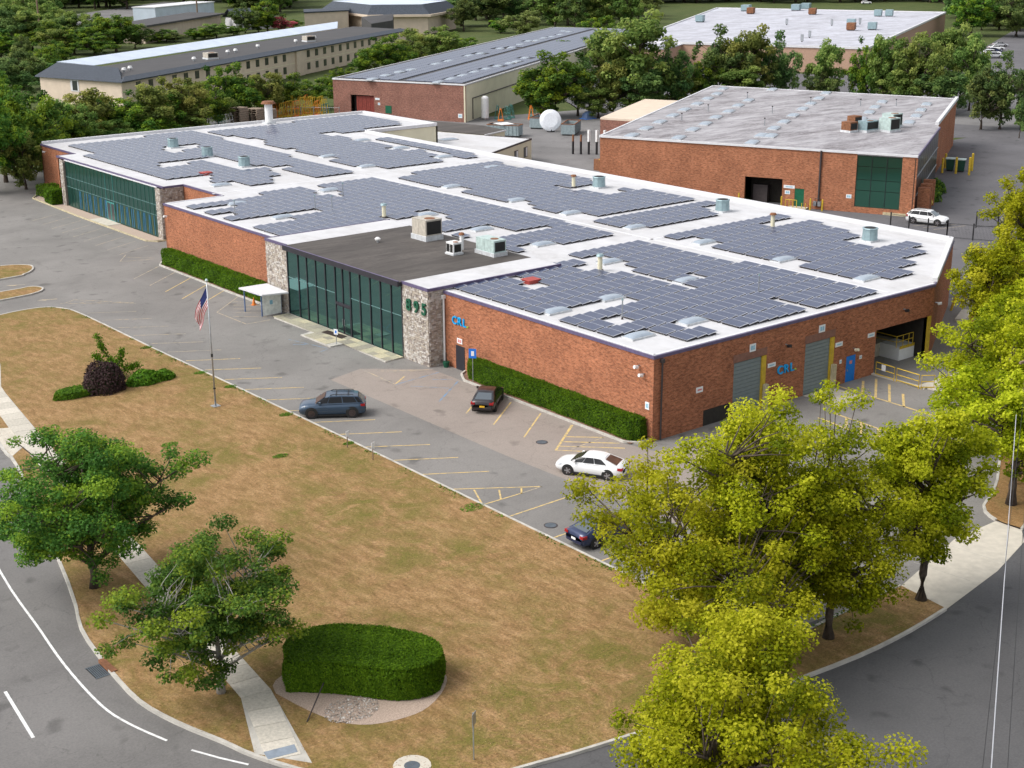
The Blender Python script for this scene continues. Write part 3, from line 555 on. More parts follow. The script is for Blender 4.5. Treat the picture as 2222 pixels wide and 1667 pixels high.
line([(-2.6, 83.5), (-4.6, 80.6), (-1.2, 79.4)], .12, 'line_worn'); line([(-3.2, 82.5), (-.6, 79.6)], .1, 'line_worn')
for k in range(5): line([(-16.9+k*1.15, 66.4-k*.9), (-15.5+k*1.05, 67.2-k*1.35)], .11, 'line_worn')
line([(-17.2, 66.6), (-11.8, 62.5)], .1, 'line_worn'); line([(-15.6, 67.3), (-11.4, 62.2)], .1, 'line_worn')
for cx, cy in ((-17.8, 77.2), (-17.6, 69.0)):
    mb = MB().quad([(cx-.9, cy+.35, .01), (cx-.3, cy-.25, .01), (cx+.2, cy-.05, .01), (cx-.3, cy+.45, .01)][::-1]).quad([(cx-.2, cy+.0, .012), (cx+.9, cy-.45, .012), (cx+.95, cy-.25, .012), (cx-.1, cy+.2, .012)]); obj('painted_arrow', mb, 'line_worn', lot)
for k in range(3): line([(79.5, 35.2-k*1.5), (84.5, 33.5-k*1.2)], .12, 'line_worn', .014)
EL = smooth_line([(-38.2, 45), (-41.5, 25), (-44.29, 8.5), (-45.2, .5), (-45.74, -4.6), (-45.92, -9.3), (-45.6, -11.8), (-44.88, -14.3)], 4)
rd = bpy.data.objects['front_road']
line(EL, .13, 'line_white', -.004, rd, 'edge_line'); line([(-44.37, -15.73), (-43.7, -17.1), (-42.95, -18.42)], .12, 'line_white', -.004, rd, 'edge_line')
line([(-49.02, -5.2), (-49.53, -10.16)], .16, 'line_white', -.004, rd, 'lane_dash'); line([(-47.2, 11), (-48.2, 4)], .16, 'line_white', -.004, rd, 'lane_dash')
# small greener weeds in the lawn
for k, (x, y, r) in enumerate(((-27.3, 21.6, .45), (-22.3, 14.4, .4), (-17.6, -1.6, .6), (-17.4, 22, .4), (-17.3, 31, .35), (-17.4, 36, .4), (-17.6, 46, .4), (-17.2, 13.5, .3))):
    t = thing('weed_patch', None, None, (x, y, .12)); g = np.random.default_rng(k); n = 260; a = g.random(n)*6.28; q = r*g.random(n)**.6
    P = np.stack([np.cos(a)*q*1.5, np.sin(a)*q, .01+.03*g.random(n)], 1); N = np.tile([0, 0, 2.5], (n, 1))
    bpy.data.objects.remove(t); o = add('weed_patch', leaves_mesh('weed_patch', P, N, .09, g.normal(.5, .2, n), 'leaf_bright')); o.location = (x, y, .12); tag(o, kind='stuff', label='low green weeds in the dry lawn', cat='weeds')
# short straw blades and kerbside green tufts, uncountable
M['straw'] = leaf_mat('straw', (.15, .09, .035), (.26, .16, .07), (.42, .28, .145), .004, .1)
def lawn_blades():
    g = np.random.default_rng(5); n = 110000; x = g.uniform(-45, -6, n); y = g.uniform(-29.3, 64, n); ins = np.zeros(n, bool); P = LAWN
    for i in range(len(P)):
        x1, y1 = P[i]; x2, y2 = P[i-1]; ins ^= ((y1 > y) != (y2 > y)) & (x < (x2-x1)*(y-y1)/((y2-y1) or 1e-9)+x1)
    for a, b in zip(L[:-1], L[1:]):
        d = b-a; l2 = d.length_squared; t = np.clip(((x-a.x)*d.x+(y-a.y)*d.y)/l2, 0, 1); ins &= np.hypot(x-a.x-t*d.x, y-a.y-t*d.y) > .9
    ins &= ((x+35.4)/4.0)**2+((y+16)/4.2)**2 > 1; x, y = x[ins], y[ins]; n = len(x)
    Pp = np.stack([x, y, np.full(n, .135)], 1); N = np.stack([g.normal(0, .3, n), g.normal(0, .3, n), np.full(n, 2.)], 1)
    tag(add('lawn_grass', leaves_mesh('lawn_grass', Pp, N, .10, g.normal(.5, .28, n), 'straw', aspect=.3, jit=.4)), 'short dry straw coloured grass of the front lawn', 'grass', kind='stuff')
    s = []; Q = [Vector(p) for p in LOTCURB]; k = 0
    for a, b in zip(Q[:-1], Q[1:]):
        m = int((b-a).length*22)
        for _ in range(m):
            p = a.lerp(b, g.random())
            if math.sin(p.y*1.3)+math.sin(p.y*.47+1)+.6*math.sin(p.y*3.1) > .35: s.append((p.x-abs(g.normal(0, .28))-.1, p.y+g.normal(0, .1), .13+.04*g.random()))
    s = np.array(s); tag(add('kerb_tufts', leaves_mesh('kerb_tufts', s, np.tile([0, 0, 1.5], (len(s), 1)), .11, g.normal(.4, .25, len(s)), 'leaf_bright')), 'ragged green grass along the lawn kerb', 'grass', kind='stuff')
lawn_blades()
# ------------------------------------------------------------ main building
H = 6.43
FOOT = [(0, 0), (33.2, 0), (49.7, 9.5), (49.7, 112), (62.6, 112), (62.6, 133), (7.4, 133), (7.4, 120.5), (4.75, 120.5), (4.75, 88), (7.4, 88), (7.4, 78), (0, 78)]
main = thing('warehouse_building', 'long low brick warehouse with a white roof covered in solar panels', 'building', (20, 50, 0))
def wall_panels(poly, skip, z0, z1, m, parent, t=.3, name='wall'):
    for i in range(len(poly)):
        if i in skip: continue
        a, b = poly[i], poly[(i+1) % len(poly)]; w = Wall(a, b, (b[1]-a[1], a[0]-b[0])); mb = MB(); w.box(mb, 0, w.L, z0, z1, -t, 0); obj(name, mb, m, parent)
# south wall (index 0) has openings: build from pieces
wall_panels(FOOT, (0, 3, 4, 8), 0, H-.18, 'brick', main)
S = Wall((0, 0), (33.2, 0), (0, -1))
mb = MB()
ops = [(5.25, 8.2, 0, 1.25), (8.4, 11.97, 0, 4.28), (16.6, 20.1, 0, 4.25), (21.84, 23.03, 0, 2.22), (25.55, 32.5, -.0, 3.75)]
cur = .3
for s0, s1, z0, z1 in ops:
    S.box(mb, cur, s0, 0, H-.18, -.3, 0); S.box(mb, s0, s1, z1, H-.18, -.3, 0); cur = s1
S.box(mb, cur, 33.2, 0, H-.18, -.3, 0); obj('wall', mb, 'brick', main)
# rear walls are cream
for i in (3, 4): a, b = FOOT[i], FOOT[i+1]; w = Wall(a, b, (b[1]-a[1], a[0]-b[0])); mb = MB(); w.box(mb, 0, w.L, 0, H-.18, -.3, 0); obj('wall', mb, 'cream', main)
# roof slab and coping
rf = obj('roof', MB().prism([(.15, .15), (33.1, .15), (49.5, 9.65), (49.5, 112.2), (62.4, 112.2), (62.4, 132.8), (7.6, 132.8), (7.6, 120.3), (4.95, 120.3), (4.95, 88.2), (7.6, 88.2), (7.6, 77.8), (.15, 77.8)], H-.3, H), 'roof_white', main)
def coping(poly, closed, m, z0, z1, w, parent, name='coping'):
    P = list(poly)+([poly[0]] if closed else []);
    for i in range(len(P)-1):
        a, b = Vector(P[i]), Vector(P[i+1]); d = (b-a).normalized(); mb = MB(); strip(mb, [tuple(a-d*.03), tuple(b+d*.03)], w, z0, z1); obj(name, mb, m, parent)
coping([(49.7, 9.5), (33.2, 0), (0, 0), (0, 25.2)], False, 'coping', H-.2, H+.03, .14, rf); coping([(0, 52.3), (0, 78), (7.4, 78), (7.4, 88), (4.75, 88), (4.75, 120.5), (7.4, 120.5), (7.4, 133)], False, 'coping', H-.2, H+.03, .14, rf)
coping([(33.3, .22), (.25, .22), (.25, 25)], False, 'cap_white', H-.05, H+.06, .26, rf); coping([(.25, 52.4), (.25, 77.8), (7.2, 77.8)], False, 'cap_white', H-.05, H+.055, .26, rf)
coping([(34, .6), (49.4, 9.6), (49.4, 112), (62.3, 112), (62.3, 132.7), (7.6, 132.7)], False, 'cap_white', H-.1, H+.36, .45, rf, 'parapet')
# flashing strips on the roof
for P in ([(27.9, .8), (27.9, 78)], [(26.6, 28.8), (49, 28.8)], [(7, 79.8), (49, 79.8)]): obj('membrane_seam', strip(MB(), P, .35, H+.003, H+.012), 'cap_white', rf)
# stone piers of both glazed fronts
def stone_face(w, s0, s1, z0, z1, parent, seed, name='stone_facing'):
    g = random.Random(seed); mb = MB(); tint = []; z = z0
    while z < z1-.05:
        hh = min(g.uniform(.12, .25), z1-z); s = s0+g.uniform(-.2, 0)
        while s < s1-.04:
            l = g.uniform(.16, .42); a = max(s, s0); b = min(s+l, s1)
            if b-a > .05:
                dz = g.uniform(-.02, .02); w.box(mb, a+.012, b-.012, z+.012, min(z+hh-.012+dz, z1), .0, g.uniform(.03, .085)); tint += [g.betavariate(2.2, 2)]*6
            s += l
        z += hh
    me = mb.mesh(name); me.materials.append(M['stone']); at = me.attributes.new('tint', 'FLOAT', 'FACE'); at.data.foreach_set('value', tint); return tag(add(name, me, parent), kind='stuff')
def pier(poly, z1, faces, seed, parent):
    o = obj('stone_pier', MB().prism(poly, 0, z1-.31), 'stone_gap', parent)
    for k, (a, b, out) in enumerate(faces): w = Wall(a, b, out); stone_face(w, 0, w.L, 0, z1, o, seed+k)
    return o
HP = 6.8; XE = -1.58
p1 = pier([(XE, 25.2), (.5, 25.2), (.5, 29.0), (XE, 29.0)], HP, [((XE, 25.2), (XE, 29.0), (-1, 0)), ((XE, 25.2), (.3, 25.2), (0, -1))], 11, main)
p2_ = pier([(XE, 48.3), (.5, 48.3), (.5, 52.35), (XE, 52.35)], HP, [((XE, 48.3), (XE, 52.35), (-1, 0))], 21, main)
for nm, y0, y1 in (('a', 25.2, 29.0), ('b', 48.3, 52.35)):
    pr = p1 if nm == 'a' else p2_
    obj('pier_roof', MB().box(XE-.0, 12.8, y0+.02, y1-.02, HP-.3, HP+.0), 'roof_white', pr); coping([(13, y0), (XE-.02, y0), (XE-.02, y1)] if nm == 'a' else [(XE-.02, y0), (XE-.02, y1), (13, y1)], False, 'coping', HP-.2, HP+.04, .16, pr)
# dark entrance roof
en = obj('entrance_roof', MB().box(XE-.42, 12.8, 28.9, 48.35, HP-.36, HP-.02, 1, 0), ['roof_dark', 'mullion'], main)
coping([(XE-.42, 29), (XE-.42, 48.3)], False, 'mullion', HP-.42, HP+.06, .14, en, 'fascia'); coping([(XE-.40, 29), (XE-.40, 48.3)], False, 'coping', HP+.04, HP+.07, .16, en, 'fascia_cap')
# glazed entrance front
fr = obj('glazed_front', MB().box(XE+.02, XE+.10, 29.0, 48.3, 0, HP-.36), 'interior', main)
MY = [48.25, 46.26, 44.7, 43.08, 41.41, 39.72, 37.21, 35.63, 33.95, 32.32, 30.66, 29.02]; G = HP-.42
def pane(y0, y1, z0, z1, par, m='glass_front', X=None):
    X = XE if X is None else X; tilt = random.uniform(-.006, .006); t2 = random.uniform(-.004, .004)
    mb = MB().hexa([(X-.03+tilt, y0, z0), (X+.02, y0, z0), (X+.02, y1, z0), (X-.03+t2, y1, z0), (X-.03, y0, z1), (X+.02, y0, z1), (X+.02, y1, z1), (X-.03-tilt, y1, z1)]); return obj('pane', mb, m, par)
for i in range(len(MY)-1):
    y0, y1 = MY[i+1], MY[i]
    if i == 5:
        pane(y0+.05, 38.44, 3.0, G, fr); pane(38.5, y1-.05, 3.0, G, fr)
        for a, b in ((y0+.12, 38.42), (38.54, y1-.12)):
            d = obj('door', MB().box(XE-.05, XE+.02, a, b, .06, 2.72), 'mullion', fr); obj('door_pane', MB().box(XE-.065, XE-.052, a+.09, b-.09, .2, 2.62), 'glass_front', d); obj('handle', MB().box(XE-.12, XE-.067, 38.30 if a < 38 else 38.62, 38.34 if a < 38 else 38.66, .9, 1.5), 'steel', d)
    else:
        pane(y0+.04, y1-.04, .08, 3.68, fr); pane(y0+.04, y1-.04, 3.75, G, fr)
for y in MY+[38.47]: obj('mullion', MB().box(XE-.10, XE+.02, y-.055, y+.055, .02 if y != 38.47 else 2.9, G), 'mullion', fr)
for i in range(len(MY)-1):
    if i != 5: obj('transom', MB().box(XE-.055, XE+.02, MY[i+1]+.06, MY[i]-.06, 3.68, 3.75), 'mullion_thin', fr)
obj('door_head', MB().box(XE-.12, XE+.02, MY[6]+.06, MY[5]-.06, 2.75, 2.98), 'mullion', fr); obj('sill', MB().box(XE-.08, XE+.02, 29.02, 48.25, 0, .07), 'mullion', fr)
# second glazed front
X2 = 4.6; f2 = obj('glazed_front', MB().box(X2+.03, X2+.2, 89.3, 117.4, 0, 6.2), 'interior', main); N2 = 24; w2 = (117.35-89.35)/N2
for k in range(N2):
    a = 89.35+k*w2; b = a+w2
    for (z0, z1) in ((.08, 2.70), (2.78, 4.0), (4.06, 6.15)): pane(a+.03, b-.03, z0, z1, f2, 'glass_teal', X2)
    obj('mullion', MB().box(X2-.07, X2+.02, a-.025, a+.025, .02, 6.15), 'mullion_teal' if k in (11, 13) else 'blind', f2)
for z in (2.74, 4.03): obj('transom', MB().box(X2-.055, X2+.02, 89.35, 117.35, z-.035, z+.035), 'mullion_thin', f2)
obj('soffit_trim', MB().box(X2-.10, X2+.05, 89.3, 117.4, 6.16, 6.28), 'cap_white', f2)
for k in range(44):
    y = 90.6+k*.54
    if 101.9 < y < 104.6: continue
    if y > 113.5: continue
    d = random.uniform(-.22, .22); m = 'gold_strip' if k % 3 == 1 else 'blue_strip'; ww = .13 if m == 'gold_strip' else .26
    obj('banner_strip', MB().hexa([(X2-.048, y-ww/2, .25), (X2-.036, y-ww/2, .25), (X2-.036, y+ww/2, .25), (X2-.048, y+ww/2, .25), (X2-.048, y-ww/2+d, 2.55), (X2-.036, y-ww/2+d, 2.55), (X2-.036, y+ww/2+d, 2.55), (X2-.048, y+ww/2+d, 2.55)]), m, f2)
for a, b in ((102.1, 103.2), (103.3, 104.4)):
    d = obj('door', MB().box(X2-.09, X2-.06, a, b, .05, 2.5), 'mullion_teal', f2); obj('door_pane', MB().box(X2-.11, X2-.092, a+.12, b-.12, .2, 2.35), 'glass_dark', d)
pier([(X2-.25, 88.0), (7.4, 88.0), (7.4, 89.3), (X2-.25, 89.3)], H-.2, [((X2-.25, 88.0), (X2-.25, 89.3), (-1, 0)), ((X2-.25, 88.0), (7.35, 88.0), (0, -1))], 31, main)
pier([(X2-.25, 117.4), (7.4, 117.4), (7.4, 118.6), (X2-.25, 118.6)], H-.2, [((X2-.25, 117.4), (X2-.25, 118.6), (-1, 0))], 41, main)
# lettering
def mount(name, me, loc, xaxis, parent, label=None, cat=None):
    o = bpy.data.objects.new(name, me); COL.objects.link(o); x = Vector(xaxis); z = Vector((0, 0, 1)); n = x.cross(z)
    o.matrix_world = Matrix(((x.x, z.x, n.x, loc[0]), (x.y, z.y, n.y, loc[1]), (x.z, z.z, n.z, loc[2]), (0, 0, 0, 1)))
    if label: tag(o, label, cat)
    return o
for k, ch in enumerate('895'): mount('house_number', text_mesh('house_number', ch, 1.42, 'number_green', .12, .03), (XE-.16, 28.25-k*1.12, 4.52), (0, -1, 0), None, 'dark green numeral %s, %s of the three on the stone pier' % (ch, ORD[k]), 'numeral')
def logo(loc, xa, lab, size):
    x = Vector(xa); t = thing('company_sign', lab, 'sign', loc); adv = 0
    for ch, a in zip('CRL', (.80, .76, .62)):
        o = mount('letter', text_mesh('letter', ch, size, 'sign_blue', .10, .012), (0, 0, 0), xa, None); o.parent = t; mw = o.matrix_world.copy(); o.location = x*adv; adv += a*size
    n = x.cross(Vector((0, 0, 1))); p = x*(adv+.06)
    mb = MB().cyl(0, 0, -.05, .05, size*.07, n=10); o = obj('dot', mb, 'lime', t, False); o.location = p+Vector((0, 0, size*.07)); o.rotation_euler = Vector((0, 0, 1)).rotation_difference(n).to_euler()
logo((-.08, 23.95, 3.92), (0, -1, 0), 'blue three letter company sign on the front wall beside the stone pier', .95)
logo((13.3, -.08, 2.42), (1, 0, 0), 'blue three letter company sign between the two roller doors', .95)
# south wall fittings
def roller(s0, s1, z1, n):
    d = obj('roller_door', MB().box(s0, s1-.42, .1, .16, .02, z1-.05), 'roller', main)
    for k in range(int(z1/.3)): obj('door_slat', MB().box(s0+.03, s1-.45, .07, .1, .04+k*.3, .30+k*.3), 'roller', d)
    obj('jamb_post', MB().box(s1-.42, s1, -.06, .16, 0, z1-.02, 0), 'yellow', d); obj('lintel', MB().box(s0-.1, s1+.1, -.025, -.004, z1+.02, z1+.62), 'lintel', d)
    obj('guard_post', MB().box(s1-.30, s1+.06, -.40, -.09, 0, 2.0), 'kerb_yellow', d)
roller(8.4, 11.97, 4.28, 0); roller(16.6, 20.1, 4.25, 1)
d = obj('door', MB().box(21.84, 23.03, .02, .10, .02, 2.2), 'door_blue', main); obj('handle', MB().box(22.0, 22.06, -.05, .018, .95, 1.1), 'steel', d); obj('notice', MB().box(22.3, 22.62, .005, .017, 1.5, 1.78), 'plate_red', d)
# recessed dock
dk = obj('dock_recess', MB().box(25.6, 32.4, 9.0, 9.1, 0, 3.7).box(25.5, 25.58, .3, 9, 0, 3.75).box(32.42, 32.5, .3, 9, 0, 3.75).box(25.6, 32.4, .3, 9, 3.76, 3.85), 'interior', main)
obj('dock_floor', MB().box(25.6, 32.4, 3.0, 9.0, -.02, 1.15), 'concrete', dk); obj('stair_block', MB().box(30.3, 32.4, 1.0, 3.0, 0, 1.2), 'plate_white', dk); obj('edge_stripe', MB().box(30.3, 32.4, .98, 1.0, 1.0, 1.25), 'yellow', dk)
obj('shelving', MB().box(26.4, 29.4, 5.2, 6.4, 1.15, 2.9), 'black', dk)
mb = MB()
for x in (29.9, 30.8, 31.6, 32.2): mb.tube([(x, 1.05, 1.2), (x, 1.05, 2.2)], .035)
mb.tube([(26, 3.1, 2.2), (29.9, 3.1, 2.2), (29.9, 1.05, 2.2), (32.2, 1.05, 2.2)], .035).tube([(26, 3.1, 1.7), (29.9, 3.1, 1.7), (29.9, 1.05, 1.7), (32.2, 1.05, 1.7)], .03); obj('handrail', mb, 'yellow', dk)
obj('corner_post', MB().box(32.5, 32.95, -.1, .35, 0, 3.75), 'yellow', dk)
def plate(s0, s1, z0, z1, pr, w, lab, cat='sign', red=False):
    t = thing('wall_sign', lab, cat, w.p((s0+s1)/2, z0, .03)); mb = MB(); w.box(mb, s0, s1, z0, z1, .01, .05); obj('board', mb, 'plate_white', t)
    mb = MB(); ds = (s1-s0)*.18; dz = (z1-z0)*.22
    if z1-z0 > .45:
        for q in range(2): w.box(mb, s0+ds+q*(s1-s0)*.35, s0+ds+(s1-s0)*.28+q*(s1-s0)*.35, z0+dz, z1-dz, .052, .058)
    else: w.box(mb, s0+ds, s1-ds, z0+dz*1.6, z1-dz*1.6, .052, .058)
    obj('print', mb, 'plate_red' if red else 'plate_blue', t)
plate(10.05, 10.72, 4.85, 5.45, 0, S, 'square white number sign above the left roller door'); plate(18.1, 18.83, 4.9, 5.5, 0, S, 'square white number sign above the right roller door')
plate(12.2, 13.1, 3.17, 3.5, 0, S, 'white strip sign right of the left roller door'); plate(20.28, 21.17, 3.3, 3.66, 0, S, 'white strip sign right of the right roller door'); plate(24.42, 25.28, 3.32, 3.68, 0, S, 'white strip sign left of the loading dock')
plate(4.39, 5.08, 2.78, 3.2, 0, S, 'small white notice on the side wall near the building corner', red=True); plate(20.95, 21.2, 1.8, 2.12, 0, S, 'tiny white notice left of the blue door'); plate(23.5, 23.8, 1.7, 2.0, 0, S, 'tiny white notice right of the blue door')
Fw = Wall((0, 0), (0, 78), (-1, 0)); plate(.35, .75, 2.35, 2.9, 0, Fw, 'white notice low on the front wall at the near corner'); plate(22.65, 23.35, 2.3, 2.75, 0, Fw, 'pink notice above the front wall side door', red=True)
def cam_box(p, out, lab, m='white_paint'):
    t = thing('wall_light', lab, 'light', p); o = Vector(out); mb = MB().tube([(0, 0, 0), o*.25], .05); obj('arm', mb, 'steel', t, False); mb = MB().tube([o*.22+Vector((0, 0, -.1)), o*.55+Vector((0, 0, -.02))], .13, 8); obj('head', mb, m, t, False)
cam_box((0, 1.44, 5.45), (-1, 0, 0), 'upper white floodlight on the front wall near the corner'); cam_box((0, .94, 4.95), (-1, 0, 0), 'lower white floodlight on the front wall near the corner'); cam_box((14.19, 0, 4.7), (0, -1, 0), 'black floodlight above the side wall logo', 'black'); cam_box((29, 0, 5.0), (0, -1, 0), 'black floodlight above the loading dock', 'black'); cam_box((34.2, .5, 4.6), (.5, -.87, 0), 'pale lamp on the angled wall', 'white_paint'); cam_box((22.63, 0, 2.8), (0, -1, 0), 'small lamp above the blue door', 'cream'); cam_box((0, 77, 5.2), (-1, 0, 0), 'white camera at the left end of the brick front'); cam_box((7.4, 131, 5.6), (-1, 0, 0), 'pale lamp on the far left brick wall')
obj('side_door', MB().box(-.03, -.005, 22.35, 23.55, 0, 2.1), 'mullion', main)
def downpipe(pts, lab, m='pipe_dark', r=.07):
    t = thing('downpipe', lab, 'pipe', (pts[-1][0], pts[-1][1], 0)); obj('pipe', MB().tube(pts, r, 8), m, t); p = pts[0]; obj('hopper', MB().box(p[0]-.14, p[0]+.14, p[1]-.12, p[1]+.12, p[2]-.18, p[2]+.12), m, t); return t
downpipe([(.72, -.14, 6.05), (.72, -.12, 3), (.72, -.12, .05)], 'dark downpipe at the near brick corner'); downpipe([(-.14, 25.02, 6.0), (-.14, 25.02, 3), (-.14, 25.02, .1)], 'pale downpipe between stone pier and brick wall', 'white_paint', .09)
obj('basement_opening', MB().box(5.25, 8.2, .02, .3, .0, 1.25), 'interior', main)
# patio flagstones
pt = tag(obj('patio', MB().prism([(-3.65, 47.8), (XE-.1, 48.5), (XE-.1, 29.0), (-3.7, 28.8), (-3.4, 35.8), (-4.85, 35.8), (-4.85, 40.9), (-3.5, 41.2)], -.01, .10), 'kerb'), kind='structure')
g = random.Random(4); y = 28.9
while y < 47.9:
    hy = min(g.uniform(.8, 1.3), 48.2-y); x0 = -4.75 if 35.9 < y < 40.3 else -3.55; x = x0
    while x < XE-.2:
        wx = min(g.uniform(.7, 1.3), XE-.15-x)
        if wx > .15: me = tinted(MB().box(x+.012, x+wx-.012, y+.012, y+hy-.012, .095, .118+g.uniform(0, .006)).mesh('flagstone')); me.materials.append(M['flag_slab']); add('flagstone', me, pt)
        x += wx
    y += hy
tag(obj('door_mat', MB().prism([(-3.0, 40.3), (-2.2, 40.5), (-1.9, 37.6), (-2.75, 37.2)], .125, .14), 'mat_dark'), 'dark doormat in front of the glass entrance doors', 'doormat')
# planting strips and kerbs beside the building
sheet('planting_bed', [(-1.6, .6), (-1.6, 20.6), (0, 22.2), (0, .6)], .07, 'soil'); kerb('kerb_bed', [(.2, .4), (-1.0, .4), (-1.65, 1.2), (-1.65, 20.3), (-.8, 21.8), (0, 22.3)])
sheet('planting_bed', [(-2.0, 57.0), (-2.0, 75.7), (-1.2, 77), (0, 77), (0, 52.4), (-1.5, 52.4)], .07, 'soil'); kerb('kerb_bed', [(0, 77.2), (-1.2, 77.1), (-2.05, 75.8), (-2.05, 57.4), (-1.9, 53)])
sheet('planting_bed', [(7.4, 130), (3.0, 126), (2.5, 110), (2.6, 89.0), (4.5, 88), (4.5, 117), (7.4, 119)], .07, 'gravel'); kerb('kerb_bed', [(4.7, 87.6), (3.4, 87.7), (2.5, 89), (2.45, 110), (2.9, 126), (5.5, 130)], 'kerb_yellow')
sheet('entry_path', [(2.4, 100.5), (2.4, 106), (4.5, 106), (4.5, 100.5)], .11, 'concrete')
sheet('loading_pad', [(16.6, -.05), (20.1, -.05), (20.1, -3.2), (19.4, -3.6), (16.6, -3.6)], .012, 'concrete')

# ------------------------------------------------------------ solar arrays: every panel a part
PXX, PYY = 1.13, 2.13
def panel_mesh():
    mb = MB(); z0, z1 = .11, .235; t = .045; hx, hy = .525, .96; b = .034
    def P(x, y, up): return (x, y, z0+(z1-z0)*(x+hx)/(2*hx)+up)
    o = [(-hx, -hy), (hx, -hy), (hx, hy), (-hx, hy)]; i = [(-hx+b, -hy+b), (hx-b, -hy+b), (hx-b, hy-b), (-hx+b, hy-b)]
    for k in range(4):
        j = (k+1) % 4; mb.quad([P(*o[k], t), P(*o[j], t), P(*i[j], t), P(*i[k], t)], 1); mb.quad([P(*o[k], 0), P(*o[j], 0), P(*o[j], t), P(*o[k], t)], 1 if k in (0, 2) else 2)  # low and high frame edges dark: shade beneath the panel put into colour
    mb.quad([P(*q, t) for q in i], 0); mb.quad([P(*q, 0) for q in o[::-1]], 2)
    for y in (-.8, .8): mb.box(-.46, .46, y-.05, y+.05, 0, .1, 2)
    me = mb.mesh('solar_panel')
    for k in ('cell', 'alu', 'under'): me.materials.append(M[k])
    return me
PANEL = panel_mesh()
def array(key, label, pick=lambda i, j: True):
    x0, y0, rows = DATA[key]; cells = [(i, j) for j, runs in rows for a, b in zip(runs[::2], runs[1::2]) for i in range(a, b+1) if pick(i, j)]
    ax = sum(x0+(i+.5)*PXX for i, j in cells)/len(cells); ay = sum(y0+(j+.5)*PYY for i, j in cells)/len(cells)
    t = thing('solar_array', label, 'solar panels', (ax, ay, H), 0, 'solar arrays on the white roof')
    for i, j in cells:
        o = bpy.data.objects.new('solar_panel', PANEL); COL.objects.link(o); o.parent = t; o.location = (x0+(i+.5)*PXX-ax, y0+(j+.5)*PYY-ay, random.uniform(0, .012)); o.rotation_euler = (random.uniform(-.004, .004), random.uniform(-.006, .006), 0)
array('A', 'large solar array at the near corner of the white roof'); array('C', 'solar array at the right rear of the white roof beside the white kerb'); array('D', 'solar array at the middle rear of the roof, left of the cross aisle')
array('D2', 'short three row solar array at the middle rear, next to the cross aisle'); array('E', 'solar array behind and left of the dark entrance roof'); array('E2', 'small solar array right behind the rooftop air conditioners')
array('F', 'right half of the solar array above the far left glass front', lambda i, j: j <= 11); array('F', 'left half of the solar array above the far left glass front', lambda i, j: j > 11)
array('G', 'right part of the farthest solar array beyond the long aisle', lambda i, j: i < 31 and j < 14); array('G', 'left part of the farthest solar array by the rear left roof corner', lambda i, j: j >= 14); array('G', 'narrow strip of solar panels beside the low white annex roof', lambda i, j: i >= 31 and j < 14)
# roof equipment
def skylight(x, y, z, lab, grp, lx=2.35, ly=1.2, rz=0):
    t = thing('skylight', lab, 'skylight', (x, y, z), rz, grp); obj('curb', MB().box(-lx/2, lx/2, -ly/2, ly/2, 0, .16), 'curb_metal', t, False); obj('dome', MB().dome(0, 0, .16, lx-.05, ly-.05, .2, n=8), 'skylight', t, False, True); return t
def ordered(pts): return sorted(pts, key=lambda p: side(*p))
sk0 = None
for k, (x, y) in enumerate(ordered(DATA['SKY'])):
    lab = '%s domed skylight from the left on the white warehouse roof' % ORD[k]
    if sk0 is None: sk0 = skylight(x, y, H, lab, 'domed skylights on the white roof')
    else: o = copy_tree(sk0); o.location = (x, y, H); o['label'] = lab
for k, (x, y) in enumerate(ordered(DATA['FANS'])):
    t = thing('roof_fan', '%s blue grey exhaust fan from the left on the white roof' % ORD[k], 'exhaust fan', (x, y, H), 0, 'roof exhaust fans')
    obj('housing', MB().cyl(0, 0, .18, 1.25, .78, .72, 10), 'fan', t, False); obj('rim', MB().cyl(0, 0, 1.252, 1.33, .80, .76, 10), 'fan', t, False); obj('base', MB().box(-.7, .7, -.7, .7, 0, .18), 'curb_metal', t, False); obj('louvre', MB().cyl(0, 0, 1.33, 1.36, .6, .5, 10), 'grille', t, False)
for k, (x, y) in enumerate(ordered(DATA['PIPES'])):
    fat = (x, y) in [tuple(DATA['PIPES'][q]) for q in (0, 1, 2, 3)]; t = thing('vent_pipe', '%s vent pipe from the left rising from the white roof' % ORD[k], 'vent', (x, y, H), 0, 'roof vent pipes')
    r, h = (.22, 1.35) if fat else (.05, 1.5); obj('stack', MB().cyl(0, 0, 0, h, r, r*.95, 10), 'cream' if fat else 'steel', t, False); obj('cap', MB().cyl(0, 0, h+.02, h+.2, r*1.7, r*1.3, 10), 'rust' if fat and k % 2 else 'fan', t, False); obj('flashing', MB().cyl(0, 0, 0, .18, r*1.9, r*1.2, 10), 'pipe_dark', t, False)
(cx, cy), = DATA['CHIM']; t = thing('flue_stack', 'tall pale flue with wide rusty cap at the far roof edge', 'flue', (cx, cy, H)); obj('stack', MB().cyl(0, 0, .3, 3.1, .62, .62, 14), 'white_paint', t, False); obj('cap', MB().cyl(0, 0, 3.12, 3.5, 1.2, .9, 14), 'rust', t, False); obj('base', MB().box(-.8, .8, -.8, .8, 0, .3), 'curb_metal', t, False)
for (x, y), lab in zip(DATA['HATCH'], ('red roof hatch in the near solar array', 'red roof hatch near the far left glass front')):
    t = thing('roof_hatch', lab, 'hatch', (x, y, H)); obj('frame', MB().box(-.6, .6, -.5, .5, 0, .28), 'red', t, False); obj('lid', MB().box(-.68, .68, -.58, .58, .285, .36), 'red', t, False)
